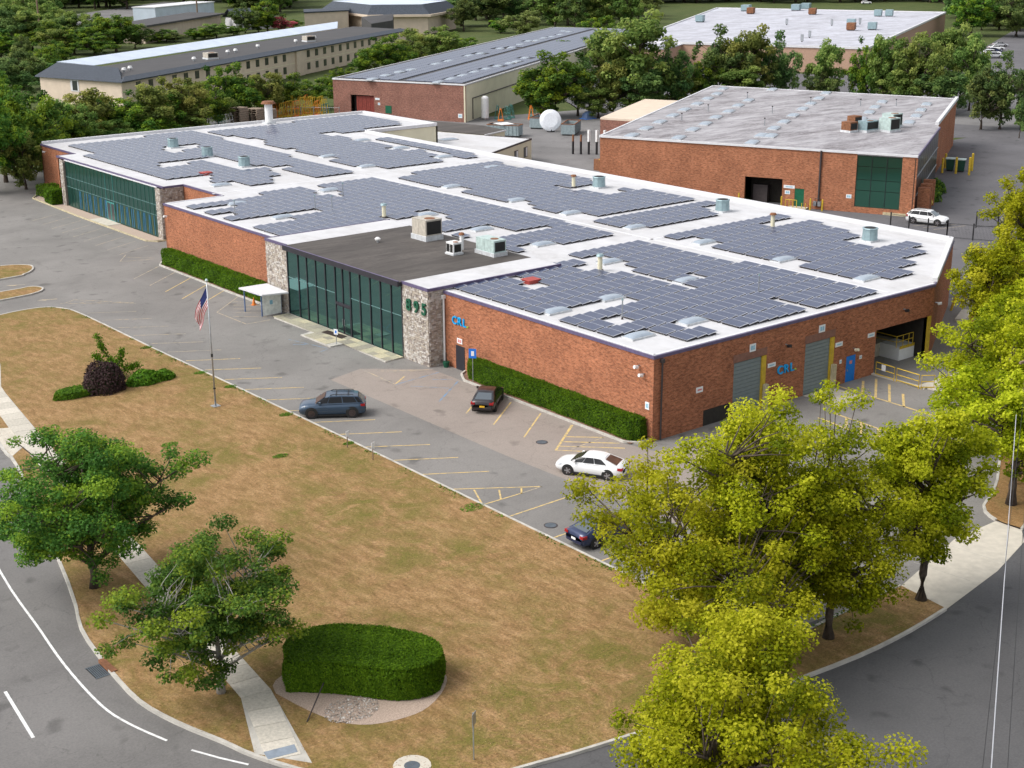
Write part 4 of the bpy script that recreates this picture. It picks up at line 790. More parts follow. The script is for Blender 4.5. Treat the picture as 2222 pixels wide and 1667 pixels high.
def ac(x, y, lx, ly, h, m, lab, z=HP-.02, lift=.35, gr=False):
    t = thing('air_conditioner', lab, 'air conditioner', (x, y, z)); obj('stand', MB().box(-lx/2-.1, lx/2+.1, -ly/2-.1, ly/2+.1, 0, lift), 'curb_metal', t, False); obj('cabinet', MB().box(-lx/2, lx/2, -ly/2, ly/2, lift+.005, lift+h), m, t, False)
    obj('side_grille', MB().box(-lx/2+.12, lx/2-.12, -ly/2-.02, -ly/2-.003, lift+.12, lift+h-.12), 'grille', t, False); obj('top_fan', MB().cyl(0, -ly*.2, lift+h, lift+h+.08, min(lx, ly)*.28, n=12), 'rust', t, False)
    for q in (-.25, .25): obj('access_panel', MB().box(-lx/2-.02, -lx/2-.003, q*ly-.02+(-.2)*ly, q*ly+.2*ly, lift+.1, lift+h-.1), 'grille' if gr else m, t, False)
    for q in (0, .3): obj('corner_trim', MB().box(-lx/2-.03, -lx/2+.05, -ly/2-.03, -ly/2+.05, lift, lift+h+.02) if q == 0 else MB().box(-lx/2-.02, lx/2+.02, -ly/2-.025, ly/2+.02, lift+h-.06+.065, lift+h+.05), m, t, False)
ac(10.4, 42.0, 1.9, 2.3, 1.5, 'ac_tan', 'tall beige air conditioner on the dark entrance roof', lift=.5); ac(8.3, 34.8, 1.0, 1.1, .95, 'white_paint', 'small square condenser with dark grilles on the dark roof', lift=.15, gr=True); ac(10.9, 32.6, 1.4, 2.7, 1.1, 'ac_mint', 'long pale mint air conditioner at the right of the dark roof')
t = thing('ball_vent', 'round white ball vent on the dark entrance roof', 'vent', (5.78, 43.7, HP-.02)); obj('neck', MB().cyl(0, 0, 0, .2, .12), 'steel', t, False); mb = MB(); mb.cyl(0, 0, .2, .34, .22, .30, 12).cyl(0, 0, .34, .5, .30, .14, 12); obj('turbine', mb, 'white_paint', t, False)
t = thing('vent_pipe', 'pale vent pipe between the condenser and the mint air conditioner', 'vent', (10.0, 35.9, HP-.02)); obj('stack', MB().cyl(0, 0, 0, 1.4, .2), 'white_paint', t, False); obj('cap', MB().cyl(0, 0, 1.4, 1.6, .3, .2), 'rust', t, False)
# ------------------------------------------------------------ annex behind the main roof
an = thing('annex_building', 'low cream annex with a white roof behind the warehouse', 'building', (62, 105, 0))
AX = [(49.8, 91.6), (77.4, 106.9), (74.1, 114.8), (70.2, 126), (62.7, 122), (62.7, 112.1), (49.8, 112)]
wall_panels(AX, (3, 4, 5, 6), 0, 3.3, 'cream', an); ar = obj('roof', MB().prism(AX, 3.3, 3.45), 'roof_white', an); coping(AX[:3], False, 'pipe_dark', 3.3, 3.55, .14, ar)
w = Wall(AX[0], AX[1], (.5, -.87))
for s in (24.2, 28.2):
    mb = MB(); w.box(mb, s, s+1.5, .9, 2.5, .0, .06); o = obj('window', mb, 'pipe_dark', an); mb = MB(); w.box(mb, s+.1, s+.7, 1.0, 2.4, .062, .07); obj('pane', mb, 'glass_dark', o); mb = MB(); w.box(mb, s+.8, s+1.4, 1.0, 2.4, .062, .07); obj('pane', mb, 'plate_white', o)
skylight(66.5, 114.5, 3.45, 'pale skylight on the low white annex roof', None, 3, 1.6)
db = thing('shed_building', 'low shed with a dark brown roof behind the annex', 'building', (76, 125, 0)); DB = [(74.2, 115), (80.2, 117.2), (80.8, 124), (77.3, 136.5), (69.0, 133), (70.4, 126.2)]
obj('wall', MB().prism(DB, 0, 3.45), 'cream', db); obj('roof', MB().prism(DB, 3.45, 3.62), 'roof_dark', db); obj('gutter', strip(MB(), [(74.2, 114.9), (80.3, 117.1)], .2, 3.4, 3.6), 'cap_white', db)

# ------------------------------------------------------------ right brick building
H2 = 7.8; b2 = thing('brick_building', 'brick building with a streaked grey roof, green glass and an open loading bay', 'building', (105, 75, 0))
B2P = [(84.2, 38.6), (109.4, 53.0), (111.5, 55.0), (142, 72.5), (127.2, 114.4), (66.6, 78.8)]
W2 = Wall((66.6, 78.8), (84.2, 38.6), (-1, -.4))
# openings along the front: positions measured from the left corner
mb = MB(); cur = 0
for s0, s1, z0, z1 in ((21.3, 26.5, 0, 3.65), (28.2, 29.5, .2, 2.55), (36.2, 42.0, .75, 7.55)):
    W2.box(mb, cur, s0, 0, H2-.2, -.35, 0)
    if z1 < 7: W2.box(mb, s0, s1, z1, H2-.2, -.35, 0)
    if z0 > 0: W2.box(mb, s0, s1, 0, z0, -.35, 0)
    cur = s1
W2.box(mb, cur, W2.L, 0, H2-.2, -.35, 0); obj('wall', mb, 'brick_right', b2)
wall_panels(B2P, (0, 1, 5), 0, H2-.2, 'brick_right', b2)
r2 = obj('roof', MB().prism(shrink(B2P, .05), H2-.35, H2), 'roof_grey', b2); coping(B2P[3:]+[B2P[0]], False, 'cap_white', H2-.18, H2+.08, .3, r2); coping([B2P[0], B2P[1]], False, 'coping', H2-.3, H2+.06, .16, r2); coping([B2P[2], B2P[3]], False, 'cap_white', H2-.1, H2+.4, .5, r2, 'parapet')
mb = MB(); W2.box(mb, 21.3, 26.5, 0, 3.65, -3, -2.9); o = obj('loading_bay', mb, 'interior', b2); mb = MB(); W2.box(mb, 22, 24, .0, 2.4, -2.9, -1.6); obj('stored_goods', mb, 'pipe_dark', o)
mb = MB(); W2.box(mb, 28.2, 29.5, .2, 2.55, -.15, -.05); obj('door', mb, 'door_green', b2)
gw = MB(); W2.box(gw, 36.2, 42.0, .75, 7.55, -.3, -.2); gf = obj('glazed_bay', gw, 'interior', b2)
for i in range(3):
    for z0, z1 in ((.8, 2.9), (2.97, 4.3), (4.37, 6.0), (6.07, 7.45)):
        mb = MB(); W2.box(mb, 36.24+i*1.933, 36.2+(i+1)*1.933-.04, z0, z1, -.19, -.12); obj('pane', mb, 'glass_green', gf)
for i in range(4): mb = MB(); W2.box(mb, 36.2+i*1.933-.02, 36.2+i*1.933+.02, .75, 7.55, -.12, -.06); obj('mullion', mb, 'mullion', gf)
mb = MB(); W2.box(mb, 40, W2.L, 0, .35, 0, .12); obj('plinth', mb, 'kerb_yellow', b2)
Sd = Wall((84.2, 38.6), (109.4, 53.0), (.5, -.87)); gs = MB(); Sd.box(gs, 0, Sd.L, 0, H2-.3, -.3, -.2); gs_ = obj('glazed_side', gs, 'interior', b2)
for i in range(10):
    for z0, z1 in ((.1, 2.4), (2.5, 4.9), (5.0, 7.4)): mb = MB(); Sd.box(mb, i*Sd.L/10+.06, (i+1)*Sd.L/10-.06, z0, z1, -.19, -.1); obj('pane', mb, 'glass_dark', gs_)
for z in (2.45, 4.95): mb = MB(); Sd.box(mb, 0, Sd.L, z-.04, z+.04, -.1, -.02); obj('transom', mb, 'steel', gs_)
for s in (2.5, 5.5, 9): mb = MB(); Sd.box(mb, s, s+.8, 0, 3.4, .1, 1.6); obj('brick_fin', mb, 'brick_right', b2)
mb = MB().tube([W2.p(31.5, 7.75, .15), W2.p(31.5, 4, .15), W2.p(31.5, .5, .15)], .13, 8); obj('downpipe', mb, 'pipe_dark', b2)
for s, z0, z1, lab in ((26.7, 2.5, 2.9, 'white strip sign right of the open loading bay'), (26.9, 1.7, 2.2, 'small white sign under the strip by the loading bay'), (35.1, 1.8, 2.3, 'small pale box left of the green glass bay')): plate(s, s+(1.5 if z0 == 2.5 else .7), z0, z1, 0, W2, lab)
def sky2():
    first = None
    for k, (x, y) in enumerate(ordered(DATA['B2SKY'])):
        lab = '%s skylight from the left on the streaked grey roof' % ORD[k]
        if first is None: first = skylight(x, y, H2, lab, 'skylights on the grey roof', 3.6, 1.5, R(30))
        else: o = copy_tree(first); o.location = (x, y, H2); o['label'] = lab
    mid = [(-.0, 0)]
sky2()
# rooftop units of the grey roof
for (x, y, lx, ly, h, m, lab) in ((95.8, 58.6, 1.6, 1.6, 1.1, 'rust', 'rusty duct box, front one on the grey roof'), (98.2, 57.2, 2.6, 1.6, 1.2, 'fan', 'grey duct section on the grey roof'), (100.4, 55.2, 2.2, 2.0, 1.6, 'ac_mint', 'pale green air conditioner, front one on the grey roof'), (104.2, 57.6, 2.2, 2.0, 1.7, 'ac_mint', 'pale green air conditioner, rear one on the grey roof'), (101, 61.8, 1.6, 1.4, 1.2, 'rust', 'rusty duct box, rear one on the grey roof')):
    ac(x, y, lx, ly, h, m, lab, H2, .3)
for k, (x, y) in enumerate(ordered([(118, 84), (104, 80), (98, 88), (87, 83), (122, 77), (126, 73), (116, 96), (92, 71)])):
    t = thing('vent_pipe', '%s thin dark vent pipe from the left on the streaked grey roof' % ORD[k], 'vent', (x, y, H2), 0, 'thin vents of the grey roof'); obj('stack', MB().cyl(0, 0, 0, 1.0, .08), 'steel', t, False); obj('cap', MB().cyl(0, 0, 1.0, 1.15, .13), 'pipe_dark', t, False)
tb = thing('lean_to_shed', 'small brick shed with a tan roof left of the grey roof', 'building', (110, 118, 0)); TB = [(100.5, 99.5), (126, 115), (121, 126), (96, 111)]; obj('wall', MB().prism(TB, 0, 4.6), 'brick_far', tb); obj('roof', MB().prism(TB, 4.6, 4.9), 'motel', tb)

# ------------------------------------------------------------ rear brick building with solar roof
H3 = 7.2; b3 = thing('brick_building', 'brick and cream building with a solar roof and a red strip curtain', 'building', (150, 205, 0)); B3P = [(85.5, 179.1), (98, 151.6), (232, 241), (219.5, 268)]
W3 = Wall(B3P[0], B3P[1], (-1, -.4)); mb = MB(); W3.box(mb, 0, 4.1, 0, H3-.2, -.35, 0); W3.box(mb, 4.1, 9.6, 4.2, H3-.2, -.35, 0); W3.box(mb, 9.6, W3.L, 0, H3-.2, -.35, 0); obj('wall', mb, 'brick_far', b3)
wall_panels(B3P, (0,), 0, H3-.2, 'cream', b3); r3 = obj('roof', MB().prism(B3P, H3-.3, H3), 'roof_flat_grey', b3); coping(B3P+[B3P[0]], False, 'cap_white', H3-.2, H3+.06, .25, r3)
mb = MB(); W3.box(mb, 4.1, 9.6, 0, 4.2, -1.5, -1.4); o = obj('doorway', mb, 'interior', b3)
for k in range(9): mb = MB(); W3.box(mb, 5.2+k*.46, 5.62+k*.46, 0, 4.0, -.5-.03*(k % 2), -.45-.03*(k % 2)); obj('curtain_strip', mb, 'stripcurtain', o)
mb = MB(); W3.box(mb, 12.2, 13.6, .9, 2.4, 0, .06); obj('door', mb, 'door_green', b3)
plate(9.9, 10.9, 3.4, 3.8, 0, W3, 'white strip sign beside the red strip curtain'); plate(10.5, 11.0, 2.4, 2.9, 0, W3, 'small white sign beside the red strip curtain'); plate(28.6, 29.5, .8, 1.6, 0, W3, 'white box at the right end of the rear brick wall')
w = Wall(B3P[1], B3P[2], (.5, -.87)); mb = MB().tube([w.p(4, .2, .15), w.p(4, 4.2, .15), w.p(40, 4.2, .15)], .1, 6); obj('conduit', mb, 'pipe_dark', b3)
d3 = (Vector(B3P[2])-Vector(B3P[1])).normalized(); n3 = (Vector(B3P[0])-Vector(B3P[1])).normalized(); L3 = (Vector(B3P[2])-Vector(B3P[1])).length; WD = (Vector(B3P[0])-Vector(B3P[1])).length
sks = [((Vector(p)-Vector(B3P[1])).dot(d3), (Vector(p)-Vector(B3P[1]))) for p in DATA['B3SKY']]
def local3(p): v = Vector(p)-Vector(B3P[1]); A = Matrix(((d3.x, n3.x), (d3.y, n3.y))); return A.inverted() @ v
skl = [local3(p) for p in DATA['B3SKY']]
for nm, t0, t1, lab in (('near', 1.2, 14.2, 'right solar field on the rear brick building roof'), ('far', 15.6, WD-1.2, 'left solar field on the rear brick building roof')):
    t = thing('solar_array', lab, 'solar panels', (150, 205, H3)); mb = MB(); a = 1.5
    while a < L3-4:
        b = t0
        while b+2 < t1:
            if not any(abs(q.x-a-.5) < 2.2 and abs(q.y-b-1) < 1.4 for q in skl):
                c = [Vector(B3P[1])+d3*(a+u)+n3*(b+v_) for u, v_ in ((0, 0), (1.02, 0), (1.02, 2.0), (0, 2.0))]
                lo = [(q.x, q.y, H3+.12+(.10 if k in (1, 2) else 0)) for k, q in enumerate(c)]; mb.hexa([(x, y, z-.05) for x, y, z in lo]+lo)
            b += 2.13
        a += 1.16
    tag(obj('solar_panels', mb, 'cell', t), kind='stuff')
f3 = None
for k, p in enumerate(ordered(DATA['B3SKY'])):
    lab = '%s white skylight from the left on the rear solar roof' % ORD[k]
    if f3 is None: f3 = skylight(p[0], p[1], H3, lab, 'skylights of the rear solar roof', 3.6, 1.6, R(33))
    else: o = copy_tree(f3); o.location = (p[0], p[1], H3); o['label'] = lab

# ------------------------------------------------------------ long two-storey motel
HM = 6.4; mo = thing('motel_building', 'long two storey tan motel with rows of dark windows and grey roof', 'building', (110, 255, 0))
MP = [(46, 232.3), (53.8, 208.8), (185, 296.5), (177, 320)]; wall_panels(MP, (), 0, HM, 'motel', mo)
mr = obj('roof', MB().prism([(56, 211), (184, 296.5), (180, 318), (50, 231)], HM, HM+.5), 'roof_flat_grey', mo)
def slab(pts, m, par, name): mb = MB(); mb.hexa(pts); return obj(name, mb, m, par)
slab([(45.2, 233, HM-.1), (53.4, 207.6, HM-.1), (59.5, 221.0, HM+.5), (54.5, 243, HM+.5), (45.4, 233.3, HM+.1), (53.5, 207.5, HM+.1), (59.0, 221.5, 8.1), (54, 242.5, 8.1)], 'roof_slate', mr, 'hip_roof')
slab([(53.4, 207.6, HM-.1), (186, 296, HM-.1), (184, 298, HM+.5), (55.5, 212, HM+.5), (53.4, 207.5, HM+.15), (186, 296, HM+.15), (184.2, 298, HM+.75), (56, 212, HM+.75)], 'roof_slate', mr, 'eave_band')
slab([(62.4, 242.5, 6.9), (171.2, 313.2, 6.9), (177.6, 323.1, 6.9), (54, 242.5, 6.9), (62.4, 242.5, 7.0), (171.2, 313.2, 7.0), (177.6, 323.1, 8.3), (54, 242.4, 8.3)], 'roof_blue', mr, 'metal_roof')
WM = Wall(MP[1], MP[2], (.5, -.87))
for row, z in ((0, 1.1), (1, 4.2)):
    for k in range(28):
        s = 5.4+4.87*k if k < 15 else 87.6+5.1*(k-15)
        if s > WM.L-4: continue
        mb = MB(); WM.box(mb, s, s+1.75, z, z+1.7, 0, .05); o = obj('window', mb, 'mullion', mo); mb = MB(); WM.box(mb, s+.12, s+1.63, z+.12, z+1.6, .052, .07); obj('pane', mb, 'glass_dark', o)
mb = MB(); WM.box(mb, 0, WM.L, 3.25, 3.4, 0, .06); obj('belt_course', mb, 'cream', mo)
mb = MB(); WM.box(mb, 80.6, 85.2, 0, HM, .02, .5); obj('stair_tower', mb, 'motel', mo)
WE = Wall(MP[0], MP[1], (-1, -.3)); mb = MB(); WE.box(mb, 9.5, 12, 3.8, 6.2, 0, .08); o = obj('window', mb, 'cap_white', mo); mb = MB(); WE.box(mb, 10.1, 11.6, 4.0, 6.0, .082, .09); obj('pane', mb, 'glass_dark', o)
for k, (s, d) in enumerate(((14, 8), (18, 9), (42, 7), (62, 9), (66, 9), (80, 10), (98, 8), (112, 9))):
    x, y = WM.p(s, 0, -d)[:2]; t = thing('roof_vent', '%s small white vent from the left on the grey motel roof' % ORD[k], 'vent', (x, y, HM+.5), 0, 'motel roof vents'); obj('pipe', MB().cyl(0, 0, 0, .5, .25), 'steel', t, False); obj('cap', MB().cyl(0, 0, .5, .95, .55, .4), 'white_paint', t, False)
ac(*WM.p(48, 0, -6)[:2], 2.6, 2.6, 1.1, 'ac_tan', 'beige unit on the left half of the grey motel roof', HM+.5); ac(*WM.p(104, 0, -7)[:2], 2.6, 2.6, 1.1, 'ac_tan', 'beige unit on the right half of the grey motel roof', HM+.5)
# mansard building
mn = thing('mansard_building', 'tan building with a dark mansard roof behind the motel', 'building', (240, 390, 0)); MN = [(219, 368), (236, 356), (262, 374), (250, 410), (226, 410)]
obj('wall', MB().prism(MN, 0, 6.2), 'motel', mn); obj('cornice', MB().prism([(217.5, 367), (236, 354), (264, 373.5), (252, 412), (225, 412)], 6.2, 7.0), 'motel', mn)
cxm, cym = 240, 385; lo = [(218, 367.5), (236, 354.8), (263.3, 373.7), (251.3, 411), (225.4, 411)]; hi = [(cxm+(x-cxm)*.82, cym+(y-cym)*.82) for x, y in lo]; mb = MB()
for i in range(5): j = (i+1) % 5; mb.quad([(*lo[i], 7.0), (*lo[j], 7.0), (*hi[j], 10.2), (*hi[i], 10.2)])
obj('mansard_slope', mb, 'roof_slate', mn); obj('flat_top', MB().prism(hi, 10.1, 10.3), 'roof_blue', mn)
wing = thing('wing_building', 'tan stair block left of the mansard building', 'building', (205, 385, 0)); obj('wall', MB().prism([(196, 374), (214, 374), (222, 386), (206, 390)], 0, 8.2), 'motel', wing); obj('roof', MB().prism([(195.6, 373.6), (214.4, 373.6), (222.6, 386.4), (205.6, 390.5)], 8.2, 8.6), 'roof_slate', wing)
lk = thing('link_roof', 'grey gabled link between motel and mansard building', 'building', (205, 345, 0)); slab([(196, 332, 0), (212, 343, 0), (222, 357, 0), (204, 350, 0), (196, 332, 6.4), (212, 343, 6.4), (222, 357, 7.6), (204, 350, 7.6)], 'roof_flat_grey', lk, 'roof')
# far right building with the pale roof
b5 = thing('store_building', 'far tan building with a vast pale roof behind the trees', 'building', (290, 235, 0)); B5P = [(203, 217.4), (231, 159.5), (380, 240), (345, 318)]
obj('wall', MB().prism(B5P, 0, 6.3), 'tan', b5); r5 = obj('roof', MB().prism(B5P, 6.3, 6.5), 'roof_pale', b5); coping(B5P+[B5P[0]], False, 'cap_white', 6.2, 6.75, .5, r5)
b6 = thing('store_wing', 'low tan wing left of the far pale roof, partly behind trees', 'building', (190, 210, 0)); obj('wall', MB().prism([(183, 212.5), (196, 196), (214, 206), (203, 222)], 0, 6.0), 'tan', b6); obj('roof', MB().prism([(182.8, 212.7), (196, 195.7), (214.3, 206), (203, 222.3)], 6.0, 6.2), 'roof_pale', b6)
labs = ['pale duct unit', 'second pale duct unit', 'rusty box', 'dark green unit', 'low tank unit', 'dark red box', 'slim vent behind the middle', 'slim vent left of the white unit', 'rightmost slim vent', 'white unit', 'blue box', 'front slim vent', 'slim vent beside the front one', 'long pale duct', 'rusty curb', 'small blue unit']
for k, ((x, y), l) in enumerate(zip(DATA['B5ITEMS'], labs)):
    t = thing('roof_unit', l+' on the far pale roof', 'roof unit', (x, y, 6.5), R(30), 'units on the far pale roof'); big = 'vent' not in l; sx, sy, h = (5, 3, 2.2) if 'duct' in l else ((3.6, 2.4, 2.2) if big else (.7, .7, 2.0)); m = 'rust' if ('rusty' in l or 'red' in l) else ('fan' if 'vent' not in l else 'steel')
    obj('casing', MB().box(-sx/2, sx/2, -sy/2, sy/2, .3, h), m, t, False); obj('base', MB().box(-sx/2+.2, sx/2-.2, -sy/2+.2, sy/2-.2, 0, .3), 'pipe_dark', t, False)
# far left low buildings
g8 = thing('garage_building', 'low tan garage building with a flat grey roof at the upper left', 'building', (165, 415, 0)); G8 = [(136, 396), (141, 385), (194, 432), (188, 446)]; obj('wall', MB().prism(G8, 0, 5.4), 'motel', g8); obj('roof', MB().prism([(134, 396.5), (141, 383), (196, 432), (189, 448)], 5.4, 6.0), 'roof_flat_grey', g8)
wg = Wall((136, 396), (141, 385), (-1, -.4))
wg2 = Wall((141, 385), (194, 432), (.6, -.8))
for s in (8, 16, 24): mb = MB(); wg2.box(mb, s, s+4, 0, 3.4, 0, .1); obj('garage_door', mb, 'cream', g8)
tr = thing('trailer_building', 'white and pale blue metal building behind the garage', 'building', (210, 505, 0)); TRP = [(186, 492), (192, 484), (232, 510), (226, 520)]; obj('wall', MB().prism(TRP, 0, 6.2), 'roof_blue', tr); obj('roof', MB().prism([(185.6, 492.3), (192, 483.5), (232.6, 510), (226, 520.6)], 6.2, 6.5), 'cap_white', tr)
hb = thing('house', 'dark roofed house beside the mansard building', 'building', (206, 430, 0)); obj('wall', MB().prism([(196, 424), (212, 424), (216, 440), (200, 440)], 0, 4), 'cap_white', hb); mb = MB(); mb.quad([(195, 423, 4), (213, 423, 4), (214, 432, 7.5), (197, 432, 7.5)]).quad([(217, 441, 4), (199, 441, 4), (197, 432, 7.5), (214, 432, 7.5)]); obj('roof', mb, 'roof_slate', hb)
sheet('far_street', [(60, 420), (140, 470), (300, 640), (280, 660), (120, 500), (40, 440)], -.03, 'asphalt_yard'); sheet('motel_drive', [(20, 232), (46, 240), (40, 262), (10, 255)], -.02, 'asphalt_dark')
sheet('motel_lawn', [(54, 205), (190, 294), (196, 284), (62, 195)], -.02, 'grass')

# ------------------------------------------------------------ hedges and shrubs
hedge('clipped_hedge', 'long clipped hedge along the near front wall', [(-1.25, 1.0), (-.75, .45), (-.1, .5), (-.1, 20.8), (-.5, 21.0), (-1.15, 20.4)], .05, 1.72, 34000, .10, 'leaf_hedge', seed=5)
hedge('clipped_hedge', 'clipped hedge along the left brick front behind the shelter', [(-1.65, 53.6), (-.15, 53.4), (-.15, 76.6), (-1.2, 76.7), (-1.65, 76)], .05, 1.62, 26000, .12, 'leaf_hedge', seed=6)
hedge('clipped_hedge', 'square clipped bush left of the far glass front', [(2.9, 118.9), (4.9, 118.9), (4.9, 121.5), (2.9, 121.5)], .05, 2.0, 1800, .22, 'leaf_hedge', seed=7); hedge('clipped_hedge', 'low clipped bush at the far left brick corner', [(4.2, 122.0), (6.9, 122.0), (6.9, 128), (4.2, 128)], .05, 1.5, 2200, .22, 'leaf_hedge', seed=8)
TOP = smooth_line([(-38.6, -14.3), (-37.6, -12.6), (-36.2, -11.9), (-34.4, -12.6), (-32.6, -14.6), (-31.7, -16.6), (-32.0, -18.2), (-33.3, -18.9), (-34.9, -18.4), (-36.3, -16.6), (-37.6, -15.2), (-38.6, -14.3)], 4)[:-1]
hedge('topiary_hedge', 'big kidney shaped clipped hedge on the front lawn', TOP, .12, 1.80, 60000, .085, 'leaf_hedge', seed=9, kx=.25)
sheet('gravel_bed', smooth_line([(-39.0, -14.0), (-38.6, -16.4), (-38.0, -18.2), (-37.0, -19.3), (-35.4, -19.8), (-34.0, -19.7), (-32.3, -18.7), (-31.5, -17.4), (-32, -15), (-36, -12.5), (-38.4, -12.9), (-39.0, -14.0)], 3), .135, 'gravel')
g = np.random.default_rng(3); n = 700; a = g.random(n)*6.28; q = g.random(n)**.5; px, py = -37.0+np.cos(a)*q*1.4, -17.6+np.sin(a)*q*1.1; P = np.stack([px, py, np.full(n, .15)], 1)
tag(add('loose_pebbles', leaves_mesh('loose_pebbles', P, np.tile([0, 0, 1.], (n, 1)), .09, g.normal(.6, .25, n), 'stone')), 'pale loose pebbles in front of the topiary hedge', 'gravel', kind='stuff')
t = thing('wooden_stake', 'dark stake leaning out from the topiary hedge', 'stake', (-39.2, -17.2, .1)); obj('rod', MB().tube([(-36.9, -15.3, .9), (-39.2, -17.2, .13)], .035), 'pipe_dark', t)
def blob(name, label, x, y, rx, ry, h, n, size, m, cat, seed, z=.12):
    t = thing(name, label, cat, (x, y, z)); g = np.random.default_rng(seed); d = g.normal(size=(n, 3)); d[:, 2] = np.abs(d[:, 2]); d /= np.linalg.norm(d, axis=1)[:, None]; k = 1+.12*np.sin(d[:, 0]*5+seed)*np.sin(d[:, 1]*4)+g.normal(0, .04, n)
    P = d*np.array([rx, ry, h])*k[:, None]; add('foliage', leaves_mesh('foliage', P, d, size, g.normal(.5, .2, n), m), t, False); mb = MB(); mb.cyl(0, 0, 0, h*.55, rx*.82, rx*.7, 14).cyl(0, 0, h*.55, h*.85, rx*.7, rx*.3, 14); o = obj('inner_twigs', mb, 'leaf_core', t, False); o.scale = (1, ry/rx, 1); return t
blob('purple_shrub', 'round dark purple shrub on the lawn', -25.5, 36.9, 1.75, 1.6, 2.2, 5000, .15, 'leaf_purple', 'shrub', 3)
hedge('low_hedge', 'low bright green clipped hedge left of the purple shrub', smooth_line([(-29.8, 36.6), (-29.0, 37.6), (-27.6, 37.9), (-26.6, 37.2), (-26.8, 36.2), (-28.4, 36.0), (-29.8, 36.6)], 3)[:-1], .12, .62, 3500, .12, 'leaf_bright', seed=4, kx=.15)
blob('green_shrub', 'loose bright green shrub right of the purple shrub', -22.2, 36.6, 1.5, 1.0, .95, 1600, .2, 'leaf_bright', 'shrub', 8); blob('green_shrub', 'flat bright green shrub nearest the lawn kerb', -20.7, 36.6, 1.1, .8, .7, 1100, .2, 'leaf_bright', 'shrub', 12)
t = thing('juniper_tree', 'twisted upright juniper behind the purple shrub', 'tree', (-23.6, 39.4, .1)); mb = MB(); arms = [[(0, 0, 0), (.15, .3, 1.2), (-.35, 1.0, 2.4), (-.5, 1.4, 3.5)], [(0, 0, .7), (.4, -.6, 1.5), (.5, -.9, 2.5)], [(0, 0, .5), (-.5, .8, 1.3), (-.9, 1.5, 1.9)], [(0, 0, .4), (.9, -.9, .9), (1.6, -1.6, 1.2)]]
for a in arms: mb.tube(a, [.09, .07, .05, .02][:len(a)] if len(a) == 4 else [.08, .05, .02], 5)
obj('trunk', mb, 'bark', t, False); P = []; g = np.random.default_rng(4)
for a in arms:
    for i in range(len(a)-1):
        for k in range(14): u = g.random(); c = np.array(a[i])*(1-u)+np.array(a[i+1])*u; P.append(c+g.normal(0, .16 if i else .3, (22, 3)))
P = np.concatenate(P); add('crown', leaves_mesh('crown', P, g.normal(size=P.shape)+[0, 0, .5], .15, g.normal(.5, .2, len(P)), 'leaf_hedge'), t, False)
for x, y, r, lab in ((101.5, 47.3, 1.2, 'round shrub by the brick fins, rear one'), (95.6, 44.0, 1.3, 'round shrub by the brick fins, front one')): blob('green_shrub', lab, x, y, r, r, 1.8, 700, .3, 'leaf_green', 'shrub', int(x), 0)
